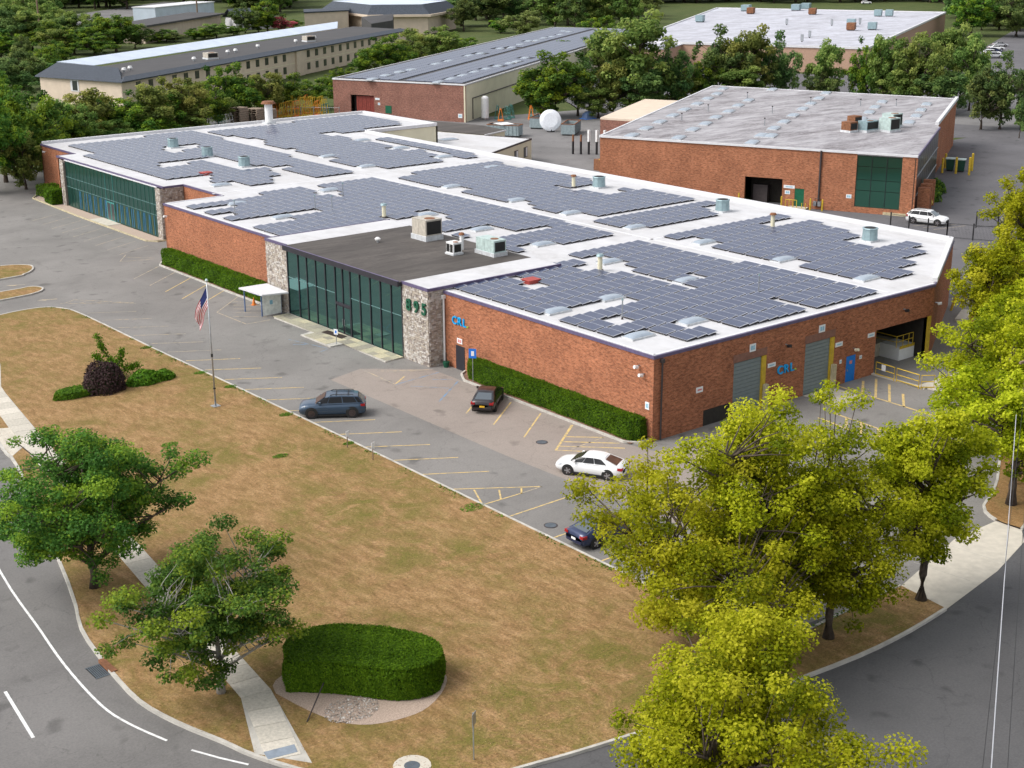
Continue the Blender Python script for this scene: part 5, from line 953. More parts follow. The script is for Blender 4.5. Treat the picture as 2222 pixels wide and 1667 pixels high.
# ------------------------------------------------------------ vehicles
def patch(mb, q, u0, u1, v0, v1, off=.012):
    q = [Vector(p) for p in q]; n = (q[1]-q[0]).cross(q[3]-q[0]).normalized()*off
    def P(u, v): return (q[0].lerp(q[1], u)).lerp(q[3].lerp(q[2], u), v)+n
    mb.quad([P(u0, v0), P(u1, v0), P(u1, v1), P(u0, v1)])
def make_car(label, cat, kind, paint, xy, heading, rim='rim', rails=False, plate_m=None, rack=False, z=0, group='parked cars', name=None):
    t = thing(name or ('parked_suv' if kind == 'suv' else 'parked_sedan'), label, cat, (xy[0], xy[1], z), math.atan2(heading[1], heading[0]), group)
    if kind == 'suv':
        W_ = .97; ST = [(-2.52, .45, .90, .80), (-2.46, .32, 1.16, .90), (-2.0, .27, 1.22, .97), (-1.3, .26, 1.20, .98), (0, .26, 1.16, .97), (1.05, .26, 1.14, .97), (1.7, .27, 1.11, .96), (2.2, .30, 1.04, .91), (2.42, .34, .93, .82), (2.50, .44, .76, .68)]
        CB = dict(b=[(-2.46, 1.17), (-2.0, 1.20), (-.85, 1.18), (.35, 1.16), (1.32, 1.12)], t=[(-1.98, 1.63), (-1.65, 1.69), (-.75, 1.73), (.12, 1.72), (.42, 1.68)], wb=.94, wt=.72); WX = (-1.53, 1.55); WR = .41
    else:
        W_ = .93; ST = [(-2.42, .42, .80, .76), (-2.37, .32, 1.03, .85), (-1.9, .26, 1.08, .92), (-1.2, .22, 1.05, .94), (0, .22, 1.02, .93), (.9, .22, 1.00, .93), (1.6, .24, .96, .92), (2.1, .27, .87, .86), (2.34, .32, .77, .76), (2.42, .40, .64, .64)]
        CB = dict(b=[(-2.12, 1.06), (-1.45, 1.07), (-.5, 1.04), (.42, 1.01), (1.42, .97)], t=[(-1.05, 1.38), (-.8, 1.43), (-.35, 1.46), (.12, 1.45), (.42, 1.41)], wb=.90, wt=.66); WX = (-1.42, 1.42); WR = .355
    def sec(x, zb, zt, w):
        return [(x, 0, zt+.02), (x, w*.55, zt+.01), (x, w*.86, zt-.03), (x, w*.985, zt-.14), (x, w, (zb+zt)/2), (x, w*.97, zb+.12), (x, w*.86, zb), (x, 0, zb)]
    mb = MB(); S_ = []
    for s in ST:
        h = sec(*s); S_.append(h+[(p[0], -p[1], p[2]) for p in h[-2:0:-1]])
    n = len(S_[0]); b0 = len(mb.v)
    for s in S_: mb.v += s
    for i in range(len(S_)-1):
        for k in range(n): j = (k+1) % n; mb.f.append((b0+i*n+k, b0+i*n+j, b0+(i+1)*n+j, b0+(i+1)*n+k)); mb.m.append(0)
    mb.f += [tuple(range(b0, b0+n)), tuple(range(b0+(len(S_)-1)*n+n-1, b0+(len(S_)-1)*n-1, -1))]; mb.m += [0, 0]
    obj('body', mb, paint, t, False, True)
    B_, T_ = CB['b'], CB['t']; wb, wt = CB['wb'], CB['wt']; N = len(B_)
    def bl(i, s): return (B_[i][0], s*wb*(.93 if i in (0, N-1) else 1), B_[i][1]-.05)
    def tl(i, s): return (T_[i][0], s*wt*(.93 if i in (0, N-1) else 1), T_[i][1])
    cb = MB()
    for s in (1, -1):
        for i in range(N-1):
            q = [bl(i, s), bl(i+1, s), tl(i+1, s), tl(i, s)]; cb.quad(q if s < 0 else q[::-1])
    for i in range(N-1): cb.quad([tl(i, -1), tl(i+1, -1), (T_[i+1][0], 0, T_[i+1][1]+.035), (T_[i][0], 0, T_[i][1]+.035)]); cb.quad([(T_[i][0], 0, T_[i][1]+.035), (T_[i+1][0], 0, T_[i+1][1]+.035), tl(i+1, 1), tl(i, 1)])
    wsq = [bl(N-1, -1), bl(N-1, 1), tl(N-1, 1), tl(N-1, -1)]; rwq = [bl(0, 1), bl(0, -1), tl(0, -1), tl(0, 1)]; cb.quad(wsq).quad(rwq)
    cb.quad([(T_[0][0], 0, T_[0][1]+.035), tl(0, 1), tl(0, -1)]); cb.quad([(T_[-1][0], 0, T_[-1][1]+.035), tl(N-1, -1), tl(N-1, 1)])
    co = obj('cabin', cb, paint, t, False); bv = co.modifiers.new('soft', 'BEVEL'); bv.width = .05; bv.segments = 2; bv.limit_method = 'ANGLE'; bv.angle_limit = R(25)
    g = MB(); patch(g, wsq, .05, .95, .10, .93, .03); obj('windscreen', g, 'car_glass', t, False); g = MB(); patch(g, rwq, .09, .91, .30 if kind == 'suv' else .14, .92, .03); obj('rear_window', g, 'car_glass', t, False)
    for s in (1, -1):
        for i in range(N-1):
            q = [bl(i, s), bl(i+1, s), tl(i+1, s), tl(i, s)]; q = q if s < 0 else [q[1], q[0], q[3], q[2]]
            if i == 0 and kind != 'suv': continue
            g = MB(); first = i == N-2; u0, u1 = (.035, .965)
            if kind == 'suv' and i == 0: u0, u1 = ((.15, .95) if s < 0 else (.05, .85))
            patch(g, q, u0, u1, .15, .86, .045); obj('side_window', g, 'car_side_glass', t, False)
        obj('mirror', MB().box(B_[N-2][0]+.45, B_[N-2][0]+.62, s*wb, s*(wb+.17), B_[N-2][1]+.0, B_[N-2][1]+.16), paint, t, False)
        hx = ST[-3][0]; obj('headlight', MB().hexa([(hx-.15, s*.62, ST[-3][2]-.17), (hx+.13, s*.50, ST[-3][2]-.22), (hx+.06, s*.86, ST[-3][2]-.22), (hx-.2, s*.9, ST[-3][2]-.17), (hx-.15, s*.62, ST[-3][2]+.0), (hx+.16, s*.50, ST[-3][2]-.10), (hx+.07, s*.83, ST[-3][2]-.10), (hx-.2, s*.885, ST[-3][2]-.02)]), 'head', t, False)
        tx = ST[1][0]; obj('tail_light', MB().box(tx-.06, tx+.28, s*.56, s*(ST[1][3]+.035), ST[1][2]-.24, ST[1][2]-.07), 'tail', t, False)
        obj('sill_trim', MB().box(WX[0]+.42, WX[1]-.42, s*(W_-.1), s*(W_+.004), .2, .32), 'trim', t, False)
        if rails: obj('roof_rail', MB().tube([(-1.65, s*.62, 1.74), (-1.5, s*.62, 1.79), (-.1, s*.62, 1.80), (.1, s*.62, 1.74)], .025, 6), 'black', t, False)
        for x in WX:
            obj('wheel_arch', MB().tube([(x, s*(W_-.28), WR+.02), (x, s*(W_+.006), WR+.02)], WR+.075, 20), 'trim', t, False)
            wh = obj('wheel', MB().tube([(0, s*(W_-.2), 0), (0, s*(W_+.002), 0), (0, s*(W_+.022), 0)], [WR, WR, WR*.93], 20), 'tyre', t, False); wh.location = (x, 0, WR)
            rm = MB().tube([(0, s*(W_+.012), 0), (0, s*(W_+.026), 0)], WR*.66, 18); obj('rim', rm, 'rim_dark', wh, False); sp = MB()
            for k in range(5):
                a = k*2*math.pi/5; c, d = math.cos(a), math.sin(a); e = WR*.64; hw = .035; sp.hexa([(-d*hw, s*(W_+.02), c*hw), (d*hw, s*(W_+.02), -c*hw), (c*e+d*hw, s*(W_+.02), d*e-c*hw), (c*e-d*hw, s*(W_+.02), d*e+c*hw), (-d*hw, s*(W_+.045), c*hw), (d*hw, s*(W_+.045), -c*hw), (c*e+d*hw, s*(W_+.04), d*e-c*hw), (c*e-d*hw, s*(W_+.04), d*e+c*hw)])
            obj('spokes', sp, rim, wh, False)
    if rack:
        for x in (-1.25, -.35): obj('roof_bar', MB().box(x-.03, x+.03, -.64, .64, 1.78, 1.82), 'black', t, False)
    fx = ST[-1][0]; obj('grille', MB().box(fx-.06, fx+.02, -.5, .5, .45, .62), 'trim', t, False); obj('bumper', MB().box(ST[0][0]-.02, ST[0][0]+.1, -.7, .7, .40, .56), 'trim' if kind == 'suv' else paint, t, False)
    obj('licence_plate', MB().box(ST[0][0]-.035, ST[0][0]-.02, -.2, .2, .58, .72), plate_m or 'plate_white', t, False)
    return t
make_car('slate blue SUV with black roof rack parked by the lawn kerb', 'suv', 'suv', 'car_blue', (-14.45, 20.05), (-.82, .573), 'rim_dark', True, None, True)
make_car('black sedan with a yellow plate parked nose in to the hedge', 'car', 'sedan', 'car_black', (-3.9, 14.25), (.75, .66), 'rim_dark', plate_m='plate_yellow')
make_car('white sedan half hidden by the yellow tree', 'car', 'sedan', 'car_white', (-7.5, -1.85), (-.477, .879))
make_car('navy blue sedan parked under the yellow tree', 'car', 'sedan', 'car_navy', (-14.1, -10.35), (.995, -.05))
make_car('white SUV parked beside the right brick building', 'suv', 'suv', 'car_white', (82.0, 34.9), (.28, -.96), 'rim', True)
for (x, y), m, k, lab in zip(((303.5, 170.5), (312, 175.5), (321, 180.5), (333, 187), (296, 165)), ('car_white', 'car_navy', 'car_white', 'car_silver', 'car_silver'), ('suv', 'sedan', 'sedan', 'sedan', 'suv'), ('white SUV in the far car park, nearest the trees', 'navy sedan in the far car park', 'white sedan in the far car park', 'silver sedan at the far end of the distant row', 'silver SUV behind the tree crowns in the far car park')):
    make_car(lab, 'car', k, m, (x, y), (.7, -.71), group='cars in the far car park')
make_car('white van on the far road at the top edge', 'van', 'suv', 'car_white', (517, 380), (.7, -.71), name='parked_van', group=None)
make_car('pale sedan behind the trees right of the dumpsters', 'car', 'sedan', 'car_silver', (140, 138), (.8, -.6), name=None, group='cars behind the trees'); make_car('bright blue car behind the trees by the grey roof', 'car', 'sedan', 'door_blue', (151, 137), (.8, -.6), group='cars behind the trees')

# ------------------------------------------------------------ street furniture
t = thing('flagpole', 'tall thin metal flagpole standing on the dry lawn', 'flagpole', (-20.58, 27.32, .12)); mb = MB().tube([(0, 0, 0), (.0, .0, 5), (0, 0, 9.95)], [.075, .06, .04], 8); obj('pole', mb, 'steel', t, False, True); obj('base_plate', MB().box(-.3, .3, -.3, .3, 0, .05), 'steel', t, False)
mb = MB().cyl(0, 0, 9.95, 10.05, .09, .13, 10).cyl(0, 0, 10.05, 10.16, .13, .05, 10); obj('finial', mb, 'ac_mint', t, False); obj('cleat', MB().box(-.08, .08, -.08, .08, 1.4, 1.5), 'black', t, False); obj('collar', MB().cyl(0, 0, 4.0, 4.25, .085), 'black', t, False)
def flag():
    # drooping flag: hoist along the pole, fly hanging down and to the left
    right = Vector((.779, -.627, 0)); away = Vector((.627, .779, 0)); o = Vector((-20.58, 27.32, .12)); nu, nv = 26, 39; V = []
    for i in range(nu+1):
        for j in range(nv+1):
            u = i/nu; v = j/nv   # u along the fly, v down the hoist
            ang = R(58)+R(8)*u; L = 2.9*u; base = Vector((0, 0, 9.5-1.55*v*(1-.35*u)))
            w = .13*math.sin(u*7+v*3.2)*(u**.6)+.06*math.sin(v*9+u*2)*u
            p = o+base-right*(.06+L*math.cos(ang)*(.95-.30*v)-.10*v*u)+Vector((0, 0, -L*math.sin(ang)*.92))+away*(w+.22*v*u)+right*(.75*v*(1-u)*u*0)
            V.append(p+right*(w*.4))
    fm = MB(); fm.v = [tuple(p) for p in V]
    for i in range(nu):
        for j in range(nv):
            a = i*(nv+1)+j; fm.f.append((a, a+1, a+nv+2, a+nv+1)); s = j//3
            fm.m.append(2 if (i < nu*.4 and s < 7) else (0 if s % 2 == 0 else 1))
    return fm
fo = thing('flag', 'drooping striped flag with a blue canton on the lawn flagpole', 'flag', (-20.58, 27.32, 7)); obj('cloth', flag(), ['flag_red', 'flag_white', 'flag_blue'], fo, True, True)
def sign_post(x, y, h, lab, face, m, z=0, post='steel', w=.32, hh=.45, rz=-.8, sym=None):
    t = thing('sign_post', lab, 'sign', (x, y, z), rz); obj('post', MB().box(-.025, .025, -.025, .025, 0, h), post, t, False); obj('plate', MB().box(-.05, -.028, -w/2, w/2, h-hh, h), m, t, False)
    if sym: obj('symbol', MB().cyl(0, 0, 0, .004, .01).box(-.058, -.051, -w*.22, w*.18, h-hh*.75, h-hh*.25), sym, t, False)
    return t
sign_post(-1.35, 19.5, 2.85, 'blue accessible parking sign standing before the near hedge', 0, 'handicap', .05, w=.62, hh=.8, rz=.7, sym='plate_white'); sign_post(-4.0, 36.1, 1.5, 'white sign with blue symbol on a post by the entrance patio', 0, 'plate_white', .0, w=.42, hh=.5, rz=.4, sym='handicap')
sign_post(-17.72, 12.86, 1.25, 'small white sign on a brown post at the lawn kerb, left one', 0, 'plate_white', .12, 'pole_wood', .26, .42, rz=1.75); sign_post(-17.68, 9.64, 1.3, 'small white sign on a brown post at the lawn kerb, right one', 0, 'plate_white', .12, 'pole_wood', .28, .5, rz=1.75); sign_post(-35.1, -24.65, 2.4, 'tall grey street sign post seen edge on at the bottom of the lawn', 0, 'steel', .1, w=.45, hh=.6, rz=2.15)
# smoking shelter
sh = thing('shelter', 'small open shelter with white roof and blue frame by the stone pier', 'shelter', (-3.2, 50.2, 0))
sx = [(-4.5, 51.9), (-4.2, 49.1), (-2.1, 49.1), (-2.3, 51.9)]
for x, y in sx: obj('post', MB().box(x-.05, x+.05, y-.05, y+.05, 0, 2.25), 'shelter_blue', sh)
obj('roof', MB().prism([(-4.9, 52.2), (-4.6, 48.2), (-2.1, 47.5), (-1.9, 52.0)], 2.26, 2.4), 'cap_white', sh); obj('side_panel', MB().box(-4.12, -2.12, 49.02, 49.08, .08, 2.2), 'shelter_pane', sh); obj('front_rail', MB().box(-4.5, -4.2, 49.1, 51.9, 2.1, 2.24), 'shelter_blue', sh); obj('back_panel', MB().box(-2.28, -2.2, 49.2, 51.85, .4, 2.1), 'shelter_back', sh); obj('bench', MB().box(-2.9, -2.4, 49.4, 51.7, .4, .47), 'shelter_pane', sh); obj('notice', MB().box(-3.35, -3.05, 48.99, 49.015, 1.1, 1.5), 'plate_blue', sh)
def cone(x, y, lab, m='orange', z=0):
    t = thing('traffic_cone', lab, 'cone', (x, y, z)); obj('cone_body', MB().cyl(0, 0, .04, .75, .2, .04, 12), m, t, False); obj('foot', MB().box(-.24, .24, -.24, .24, 0, .04), m, t, False)
cone(-2.6, 53.6, 'orange cone behind the shelter'); cone(45.9, 4.3, 'red cone by the angled wall steps', 'red')
t = thing('ash_urn', 'dark green urn at the foot of the pale downpipe', 'urn', (-.45, 24.4, 0)); obj('pot', MB().cyl(0, 0, 0, .5, .2, .3, 12), 'number_green', t, False); obj('stem', MB().cyl(0, 0, .5, 1.3, .05), 'black', t, False)
# dock railing
dkr = thing('dock_railing', 'yellow pipe railing beside the loading dock ramp', 'railing', (25.4, -2.5, 0)); seg = [((25.45, -.3), (25.3, -2.25)), ((25.28, -2.5), (25.15, -4.75)), ((25.2, -4.95), (26.0, -5.6))]
obj('ramp_wall', MB().box(25.3, 25.6, -5.2, 0, 0, .12).box(25.6, 32.3, -6.5, -4.4, 0, .10), 'concrete', dkr)
for a, b in seg:
    a = Vector((*a, 0)); b = Vector((*b, 0)); mb = MB().tube([a, a+Vector((0, 0, 1.15)), b+Vector((0, 0, 1.15)), b], .045, 6).tube([a+Vector((0, 0, .62)), b+Vector((0, 0, .62))], .04, 6).tube([a+Vector((0, 0, .15)), b+Vector((0, 0, .15))], .04, 6); obj('rail_panel', mb, 'yellow', dkr)
obj('notice', MB().box(25.30, 25.33, -1.35, -.95, .6, 1.1), 'plate_white', dkr)
t = thing('hose_rack', 'yellow rack by the angled brick wall', 'rack', (48, 8, 0)); mb = MB().tube([(0, 0, 0), (.3, -.2, 1.4), (.9, -.4, 1.6), (1.3, -.8, 1.2)], .12); obj('frame', mb, 'yellow', t, False)
t = thing('step_slab', 'pale concrete step by the angled wall', 'step', (46, 5.5, 0)); obj('tread', MB().prism([(-1, 0), (2.5, 1.6), (3.0, .8), (-.4, -.8)], 0, .25), 'concrete', t, False); obj('riser', MB().prism([(-1.2, -.3), (2.5, 1.3), (2.7, .9), (-.9, -.7)], 0, .12), 'concrete', t, False)
# black metal fence on the right
def fence(pts, lab, h=1.9, gap=1.0, m='black', step=.16):
    t = thing('metal_fence', lab, 'fence', (*pts[0], 0))
    for a, b in zip(pts[:-1], pts[1:]):
        a = Vector(a); b = Vector(b); L = (b-a).length; n = max(1, round(L/2.6)); d = (b-a).normalized()
        for k in range(n+1): p = a+(b-a)*(k/n); obj('post', MB().box(p.x-.06, p.x+.06, p.y-.06, p.y+.06, 0, h+.12), m, t)
        for z in (.15, h-.1): obj('rail', MB().tube([(a.x, a.y, z), (b.x, b.y, z)], .025, 4), m, t)
        mb = MB(); k = 0.0
        while k < L: p = a+d*k; mb.tube([(p.x, p.y, .1), (p.x, p.y, h)], .009, 3, cap=False); k += step
        tag(obj('pickets', mb, m, t), kind='stuff')
fence([(76.2, 36.2), (76.4, 28.2), (79.0, 22.8), (74.3, 16.9), (62, 11)], 'black metal fence behind the rear right corner of the warehouse'); fence([(84.5, 29.6), (98, 20), (112, 10)], 'black metal fence along the dark right car park')
for k, (x, y, h) in enumerate(((116.3, 56.7, 2.2), (120.5, 59.1, 2.2), (117.3, 55.0, 2.4), (117.6, 52.9, 2.6), (121.3, 54.9, 2.6), (88.0, 40.2, 1.6))):
    t = thing('bollard', '%s yellow bollard from the left by the green bins' % ORD[k] if k < 5 else 'yellow bollard at the corner of the right brick building', 'bollard', (x, y, 0), 0, 'yellow bollards'); obj('pipe', MB().cyl(0, 0, 0, h, .18, .18, 10), 'yellow', t, False); obj('cap', MB().cyl(0, 0, h+.002, h+.1, .18, .06, 10), 'yellow', t, False)
for (x, y, lab) in ((119.0, 57.2, 'dark green wheeled bin, left of the pair'), (119.4, 55.6, 'dark green wheeled bin, right of the pair')):
    t = thing('wheeled_bin', lab, 'bin', (x, y, 0), R(30), 'green bins'); obj('tub', MB().hexa([(-.5, -.5, .1), (.5, -.5, .1), (.5, .5, .1), (-.5, .5, .1), (-.65, -.65, 1.8), (.65, -.65, 1.8), (.65, .65, 1.8), (-.65, .65, 1.8)]), 'bin_green', t, False); obj('lid', MB().box(-.7, .7, -.7, .7, 1.81, 1.95), 'ac_mint', t, False); obj('wheel', MB().tube([(-.5, -.4, .12), (-.5, .4, .12)], .12, 8), 'tyre', t, False)
t = thing('yellow_kerb_barrier', 'yellow curved barrier by the brick fins', 'barrier', (93.5, 42.5, 0)); obj('bar', MB().tube([(-1.5, -1, .4), (0, 0, .9), (1.5, 1.8, .9)], .22), 'yellow', t, False); obj('foot', MB().tube([(0, 0, 0), (0, 0, .9)], .15), 'yellow', t, False)
for k, s in enumerate((20.9, 26.8, 30.7, 32.3)):
    p = W2.p(s, 0, 1.0); t = thing('bollard', '%s yellow bollard from the left before the open loading bay wall' % ORD[k], 'bollard', p, 0, 'bollards before the loading bay'); obj('pipe', MB().cyl(0, 0, 0, 1.5, .11, .11, 8), 'yellow', t, False); obj('cap', MB().cyl(0, 0, 1.502, 1.55, .11, .05, 8), 'yellow', t, False)
t = thing('stair_railing', 'yellow steps railing beside the green door', 'railing', W2.p(28.5, 0, 1)); mb = MB()
for s in (27.4, 27.9, 28.4, 28.9, 29.6, 30.1): mb.tube([W2.p(s, 0, 1.2), W2.p(s, 1.2 if s < 29 else .9, 1.2)], .05)
mb.tube([W2.p(27.4, 1.2, 1.2), W2.p(28.9, 1.2, 1.2)], .05); obj('rails', mb, 'yellow', t); mb = MB(); W2.box(mb, 27.6, 30.2, 0, .2, .1, 1.4); obj('step', mb, 'concrete', t)
t = thing('gas_meter', 'grey meters between yellow posts on the right brick wall', 'meter', W2.p(31.2, 0, .5)); mb = MB(); W2.box(mb, 30.9, 31.3, .5, 1.1, .1, .5); W2.box(mb, 31.5, 31.9, .5, 1.1, .1, .5); obj('meter_box', mb, 'steel', t); mb = MB().tube([W2.p(31.1, 1.1, .3), W2.p(31.1, 1.5, .3), W2.p(31.7, 1.5, .3), W2.p(31.7, 1.1, .3)], .05); obj('manifold', mb, 'pipe_dark', t)

# ------------------------------------------------------------ yard clutter
def dumpster(x, y, rz, lab, L=6.0, w=2.5, h=2.0):
    t = thing('roll_off_dumpster', lab, 'dumpster', (x, y, 0), rz, 'roll-off dumpsters'); mb = MB()
    for a in ((-L/2, L/2, -w/2, -w/2+.1), (-L/2, L/2, w/2-.1, w/2), (-L/2, -L/2+.1, -w/2+.1, w/2-.1), (L/2-.1, L/2, -w/2+.1, w/2-.1)): mb.box(*a, .25, h)
    mb.box(-L/2+.1, L/2-.1, -w/2+.1, w/2-.1, .25, .4); obj('box', mb, 'dumpster', t, False); mb = MB()
    for a in ((-L/2-.04, L/2+.04, -w/2-.04, -w/2+.12), (-L/2-.04, L/2+.04, w/2-.12, w/2+.04), (-L/2-.04, -L/2+.12, -w/2+.13, w/2-.13), (L/2-.12, L/2+.04, -w/2+.13, w/2-.13)): mb.box(*a, h+.002, h+.12)
    obj('rim', mb, 'rust', t, False)
    for k in range(8):
        xx = -L/2+.4+k*(L-.8)/7
        for s in (-1, 1): obj('rib', MB().box(xx-.06, xx+.06, s*w/2, s*(w/2+.07), .3, h-.05), 'dumpster', t, False)
    obj('debris', MB().box(-L/2+.3, L/2-.5, -w/2+.3, w/2-.3, .4, h-.6), 'rust', t, False)
    for xx in (-L/2+.5, L/2-.5): obj('skid', MB().box(xx-.3, xx+.3, -w/2+.2, w/2-.2, 0, .25), 'black', t, False)
    return t
dumpster(103.0, 126.5, R(38), 'open roll-off dumpster with rusty rim right of the white disc'); dumpster(92.0, 132.0, R(122), 'roll-off dumpster with a white sheet beside the shed roof'); dumpster(104.5, 137.0, R(35), 'grey dumpster mostly hidden behind the white disc')
tag(obj('plastic_sheet', MB().prism([(90.5, 131.0), (93.0, 130.5), (93.6, 133.4), (91, 134)], 2.14, 2.2), 'white_paint'), 'white sheet lying across the left dumpster', 'sheet')
t = thing('white_disc', 'large round white dish leaning between two dumpsters', 'dish', (101.6, 130.6, 0)); n = 28; mb = MB(); mb.tube([(0, 0, 0), (-.10, -.13, .04), (-.22, -.28, .08)], [2.0, 1.9, 1.3], n); o = obj('dish', mb, 'disc_white', t, False, False); o.location = (0, 0, 2.1)
obj('trestle', MB().box(-.3, .5, -.6, .6, 0, .5), 'black', t, False)
def rack(x, y, rz, m, lab, w=2.2, h=2.4, d=1.0, grp='glass racks in the yard'):
    t = thing('glass_rack', lab, 'rack', (x, y, 0), rz, grp); mb = MB()
    for s in (-1, 1):
        for xx in (-w/2, 0, w/2): mb.tube([(xx, s*d/2, .15), (xx, s*.12, h)], .05, 4)
        for z in (.2, h*.5): k = 1-z/h*.75; mb.tube([(-w/2, s*d/2*k, z), (w/2, s*d/2*k, z)], .045, 4)
    mb.tube([(-w/2, 0, h), (w/2, 0, h)], .06, 4); obj('frame', mb, m, t, False); obj('base', MB().box(-w/2-.1, w/2+.1, -d/2-.1, d/2+.1, .02, .15), m, t, False); return t
k = 0
for i in range(8):
    for j in range(2):
        lab = '%s orange yellow glass rack in the %s row left of the rear brick building' % (ORD[i], ('front', 'back')[j])
        rack(74.5+i*1.35+j*1.2, 183.2-i*.4+j*3.2, R(20+30*random.random()), 'yellow' if (i+j) % 3 else 'orange', lab, 2.0, 2.6+random.random()*1.2)
rack(83.0, 178.4, R(30), 'rack_green', 'dark green rack touching the rear brick building corner')
for k, (x, y, m, nm) in enumerate(((104.9, 149.4, 'orange', 'orange glass rack, leftmost in front of the cream wall'), (107.3, 150.4, 'rack_green', 'green glass rack beside the orange one'), (109.3, 151.6, 'rack_green', 'second green glass rack along the cream wall'), (106.6, 152.6, 'rack_green', 'green rack behind, touching the cream wall'), (110.6, 147.0, 'orange', 'orange frame rack in the middle of the yard'), (113.5, 149.8, 'rack_green', 'grey green rack behind the yellow one'), (116.0, 147.6, 'yellow', 'yellow rack by the hedge'), (117.8, 149.6, 'rack_green', 'pale green rack nearest the hedge'), (112, 113.6, 'yellow', 'yellow rack beside the grey roof'), (109.0, 112.0, 'orange', 'orange rack by the steel posts'), (107, 116.0, 'rack_green', 'grey rack behind the steel posts'), (104.4, 111.5, 'yellow', 'low yellow rack behind the steel posts'))):
    rack(x, y, R(40+50*random.random()), m, nm, 2.2, 2.0+random.random()*.8)
t = thing('storage_tank', 'white upright tank against the cream wall', 'tank', (103.4, 152.4, 0)); obj('vessel', MB().cyl(0, 0, .4, 4.2, .75, .75, 14).cyl(0, 0, 4.2, 4.6, .75, .4, 14), 'white_paint', t, False); obj('legs', MB().box(-.5, .5, -.5, .5, 0, .4), 'steel', t, False)
for k in range(5):
    x, y = 86.9+k*.85, 107.6-k*1.0; t = thing('steel_post', '%s dark and white storage post from the left by the yard gate' % ORD[k], 'post', (x, y, 0), 0, 'storage posts'); obj('lower', MB().box(-.13, .13, -.13, .13, 0, 2.1), 'black', t, False)
    if k > 1: obj('upper', MB().box(-.17, .17, -.17, .17, 2.1, 4.0), 'white_paint', t, False)
    else: obj('upper', MB().box(-.12, .12, -.12, .12, 2.1, 3.2), 'rust', t, False)
def pallets(x, y, n, lab, rz=0):
    t = thing('pallet_stack', lab, 'pallets', (x, y, 0), rz, 'pallet stacks')
    for k in range(n):
        z = k*.42; o = obj('pallet', MB().box(-1.3, 1.3, -1.3, 1.3, z+.30, z+.36).box(-1.3, 1.3, -1.3, -1.1, z, z+.3).box(-1.3, 1.3, -.1, .1, z, z+.3).box(-1.3, 1.3, 1.1, 1.3, z, z+.3), 'pallet', t, False); o.location = (random.uniform(-.1, .1), random.uniform(-.1, .1), 0)
pallets(63.5, 178.0, 8, 'tall stack of grey wooden pallets, left of the flue', R(20)); pallets(66.8, 177.6, 7, 'middle stack of brown pallets left of the flue', R(25)); pallets(69.8, 178.3, 6, 'right stack of brown pallets left of the flue', R(30))
t = thing('yellow_loader', 'yellow machine at the roof edge near the hedge', 'machine', (52.0, 174.0, 0)); obj('body', MB().hexa([(-1.5, -1, .6), (1.5, -1, .6), (1.5, 1, .6), (-1.5, 1, .6), (-1.2, -.8, 2.4), (.6, -.8, 2.8), (.6, .8, 2.8), (-1.2, .8, 2.4)]), 'yellow', t, False); obj('bucket', MB().box(-2.8, -1.5, -1.2, 1.2, .2, 1.6), 'shelter_pane', t, False); obj('tracks', MB().box(-1.4, 1.4, -1.2, 1.2, 0, .6), 'black', t, False)
rack(56.2, 175.0, R(30), 'white_paint', 'white slatted rack beside the yellow machine'); rack(58.2, 175.6, R(30), 'rack_green', 'grey slatted rack right of the white slatted one'); rack(60.5, 176.8, R(30), 'white_paint', 'pale rack beside the tall pallet stack')
t = thing('rusty_skip', 'rusty container at the left corner of the right brick building', 'container', (80.5, 92.0, 0)); obj('box', MB().box(-2, 2, -1.2, 1.2, 0, 1.7), 'rust', t, False); obj('cover', MB().box(-2.05, 2.05, -1.25, 0, 1.71, 1.8), 'yellow', t, False)
fence([(84.8, 176.0), (76, 186)], 'pale wire fence left of the rear brick building', 1.8, m='steel', step=.5)
t = thing('blue_tarp_pile', 'blue tarp heap by the hedge in the yard', 'tarp', (119.6, 140.4, 0)); obj('heap', MB().dome(0, 0, 0, 2.4, 2.0, 1.5, n=6), 'shelter_blue', t, False); obj('edge', MB().box(-1.3, 1.3, -1.1, 1.1, 0, .1), 'handicap', t, False)

# overhead wires with their poles just outside the view
def utility(p, lab): 
    t = thing('utility_pole', lab, 'pole', (*p, 0)); obj('shaft', MB().cyl(0, 0, 0, 10.2, .16, .11, 10), 'pole_wood', t, False); obj('crossarm', MB().box(-.9, .9, -.07, .07, 8.6, 8.75), 'pole_wood', t, False)
utility((12.5, -21.4), 'wooden utility pole right of the street verge trees') ; utility((-33.6, -48.8), 'wooden utility pole below the bottom of the view')
for k, (a, b, m, r, lab) in enumerate((((11.7, -21.4, 7.2), (-33.6, -48.8, 6.8), 'alu', .022, 'pale overhead cable above the right street'), ((12.5, -21.4, 8.0), (-34.4, -48.8, 7.6), 'black', .012, 'dark thin overhead wire left of the pale cable'), ((13.3, -21.4, 8.8), (-32.8, -48.8, 8.75), 'black', .012, 'uppermost dark overhead wire above the right street'))):
    a = Vector(a); b = Vector(b); P = [a.lerp(b, i/14)+Vector((0, 0, -.5*(1-(2*i/14-1)**2))) for i in range(15)]; tag(obj('overhead_wire', MB().tube(P, r, 5), m), lab, 'wire')
for (x, y, h, m, lab) in ((122.0, 428.0, 24, 'pole_wood', 'dark utility pole at the upper left'), (196.0, 455.0, 24, 'pole_wood', 'utility pole in front of the pale blue building'), (470, 300, 20, 'white_paint', 'white lamp post at the upper right'), (500, 305, 18, 'pole_wood', 'wooden pole with crossarm at the upper right')):
    t = thing('utility_pole', lab, 'pole', (x, y, 0)); obj('shaft', MB().cyl(0, 0, 0, h, .35, .25, 8), m, t, False); obj('crossarm', MB().box(-2.5, 2.5, -.2, .2, h-3, h-2.6), m, t, False)
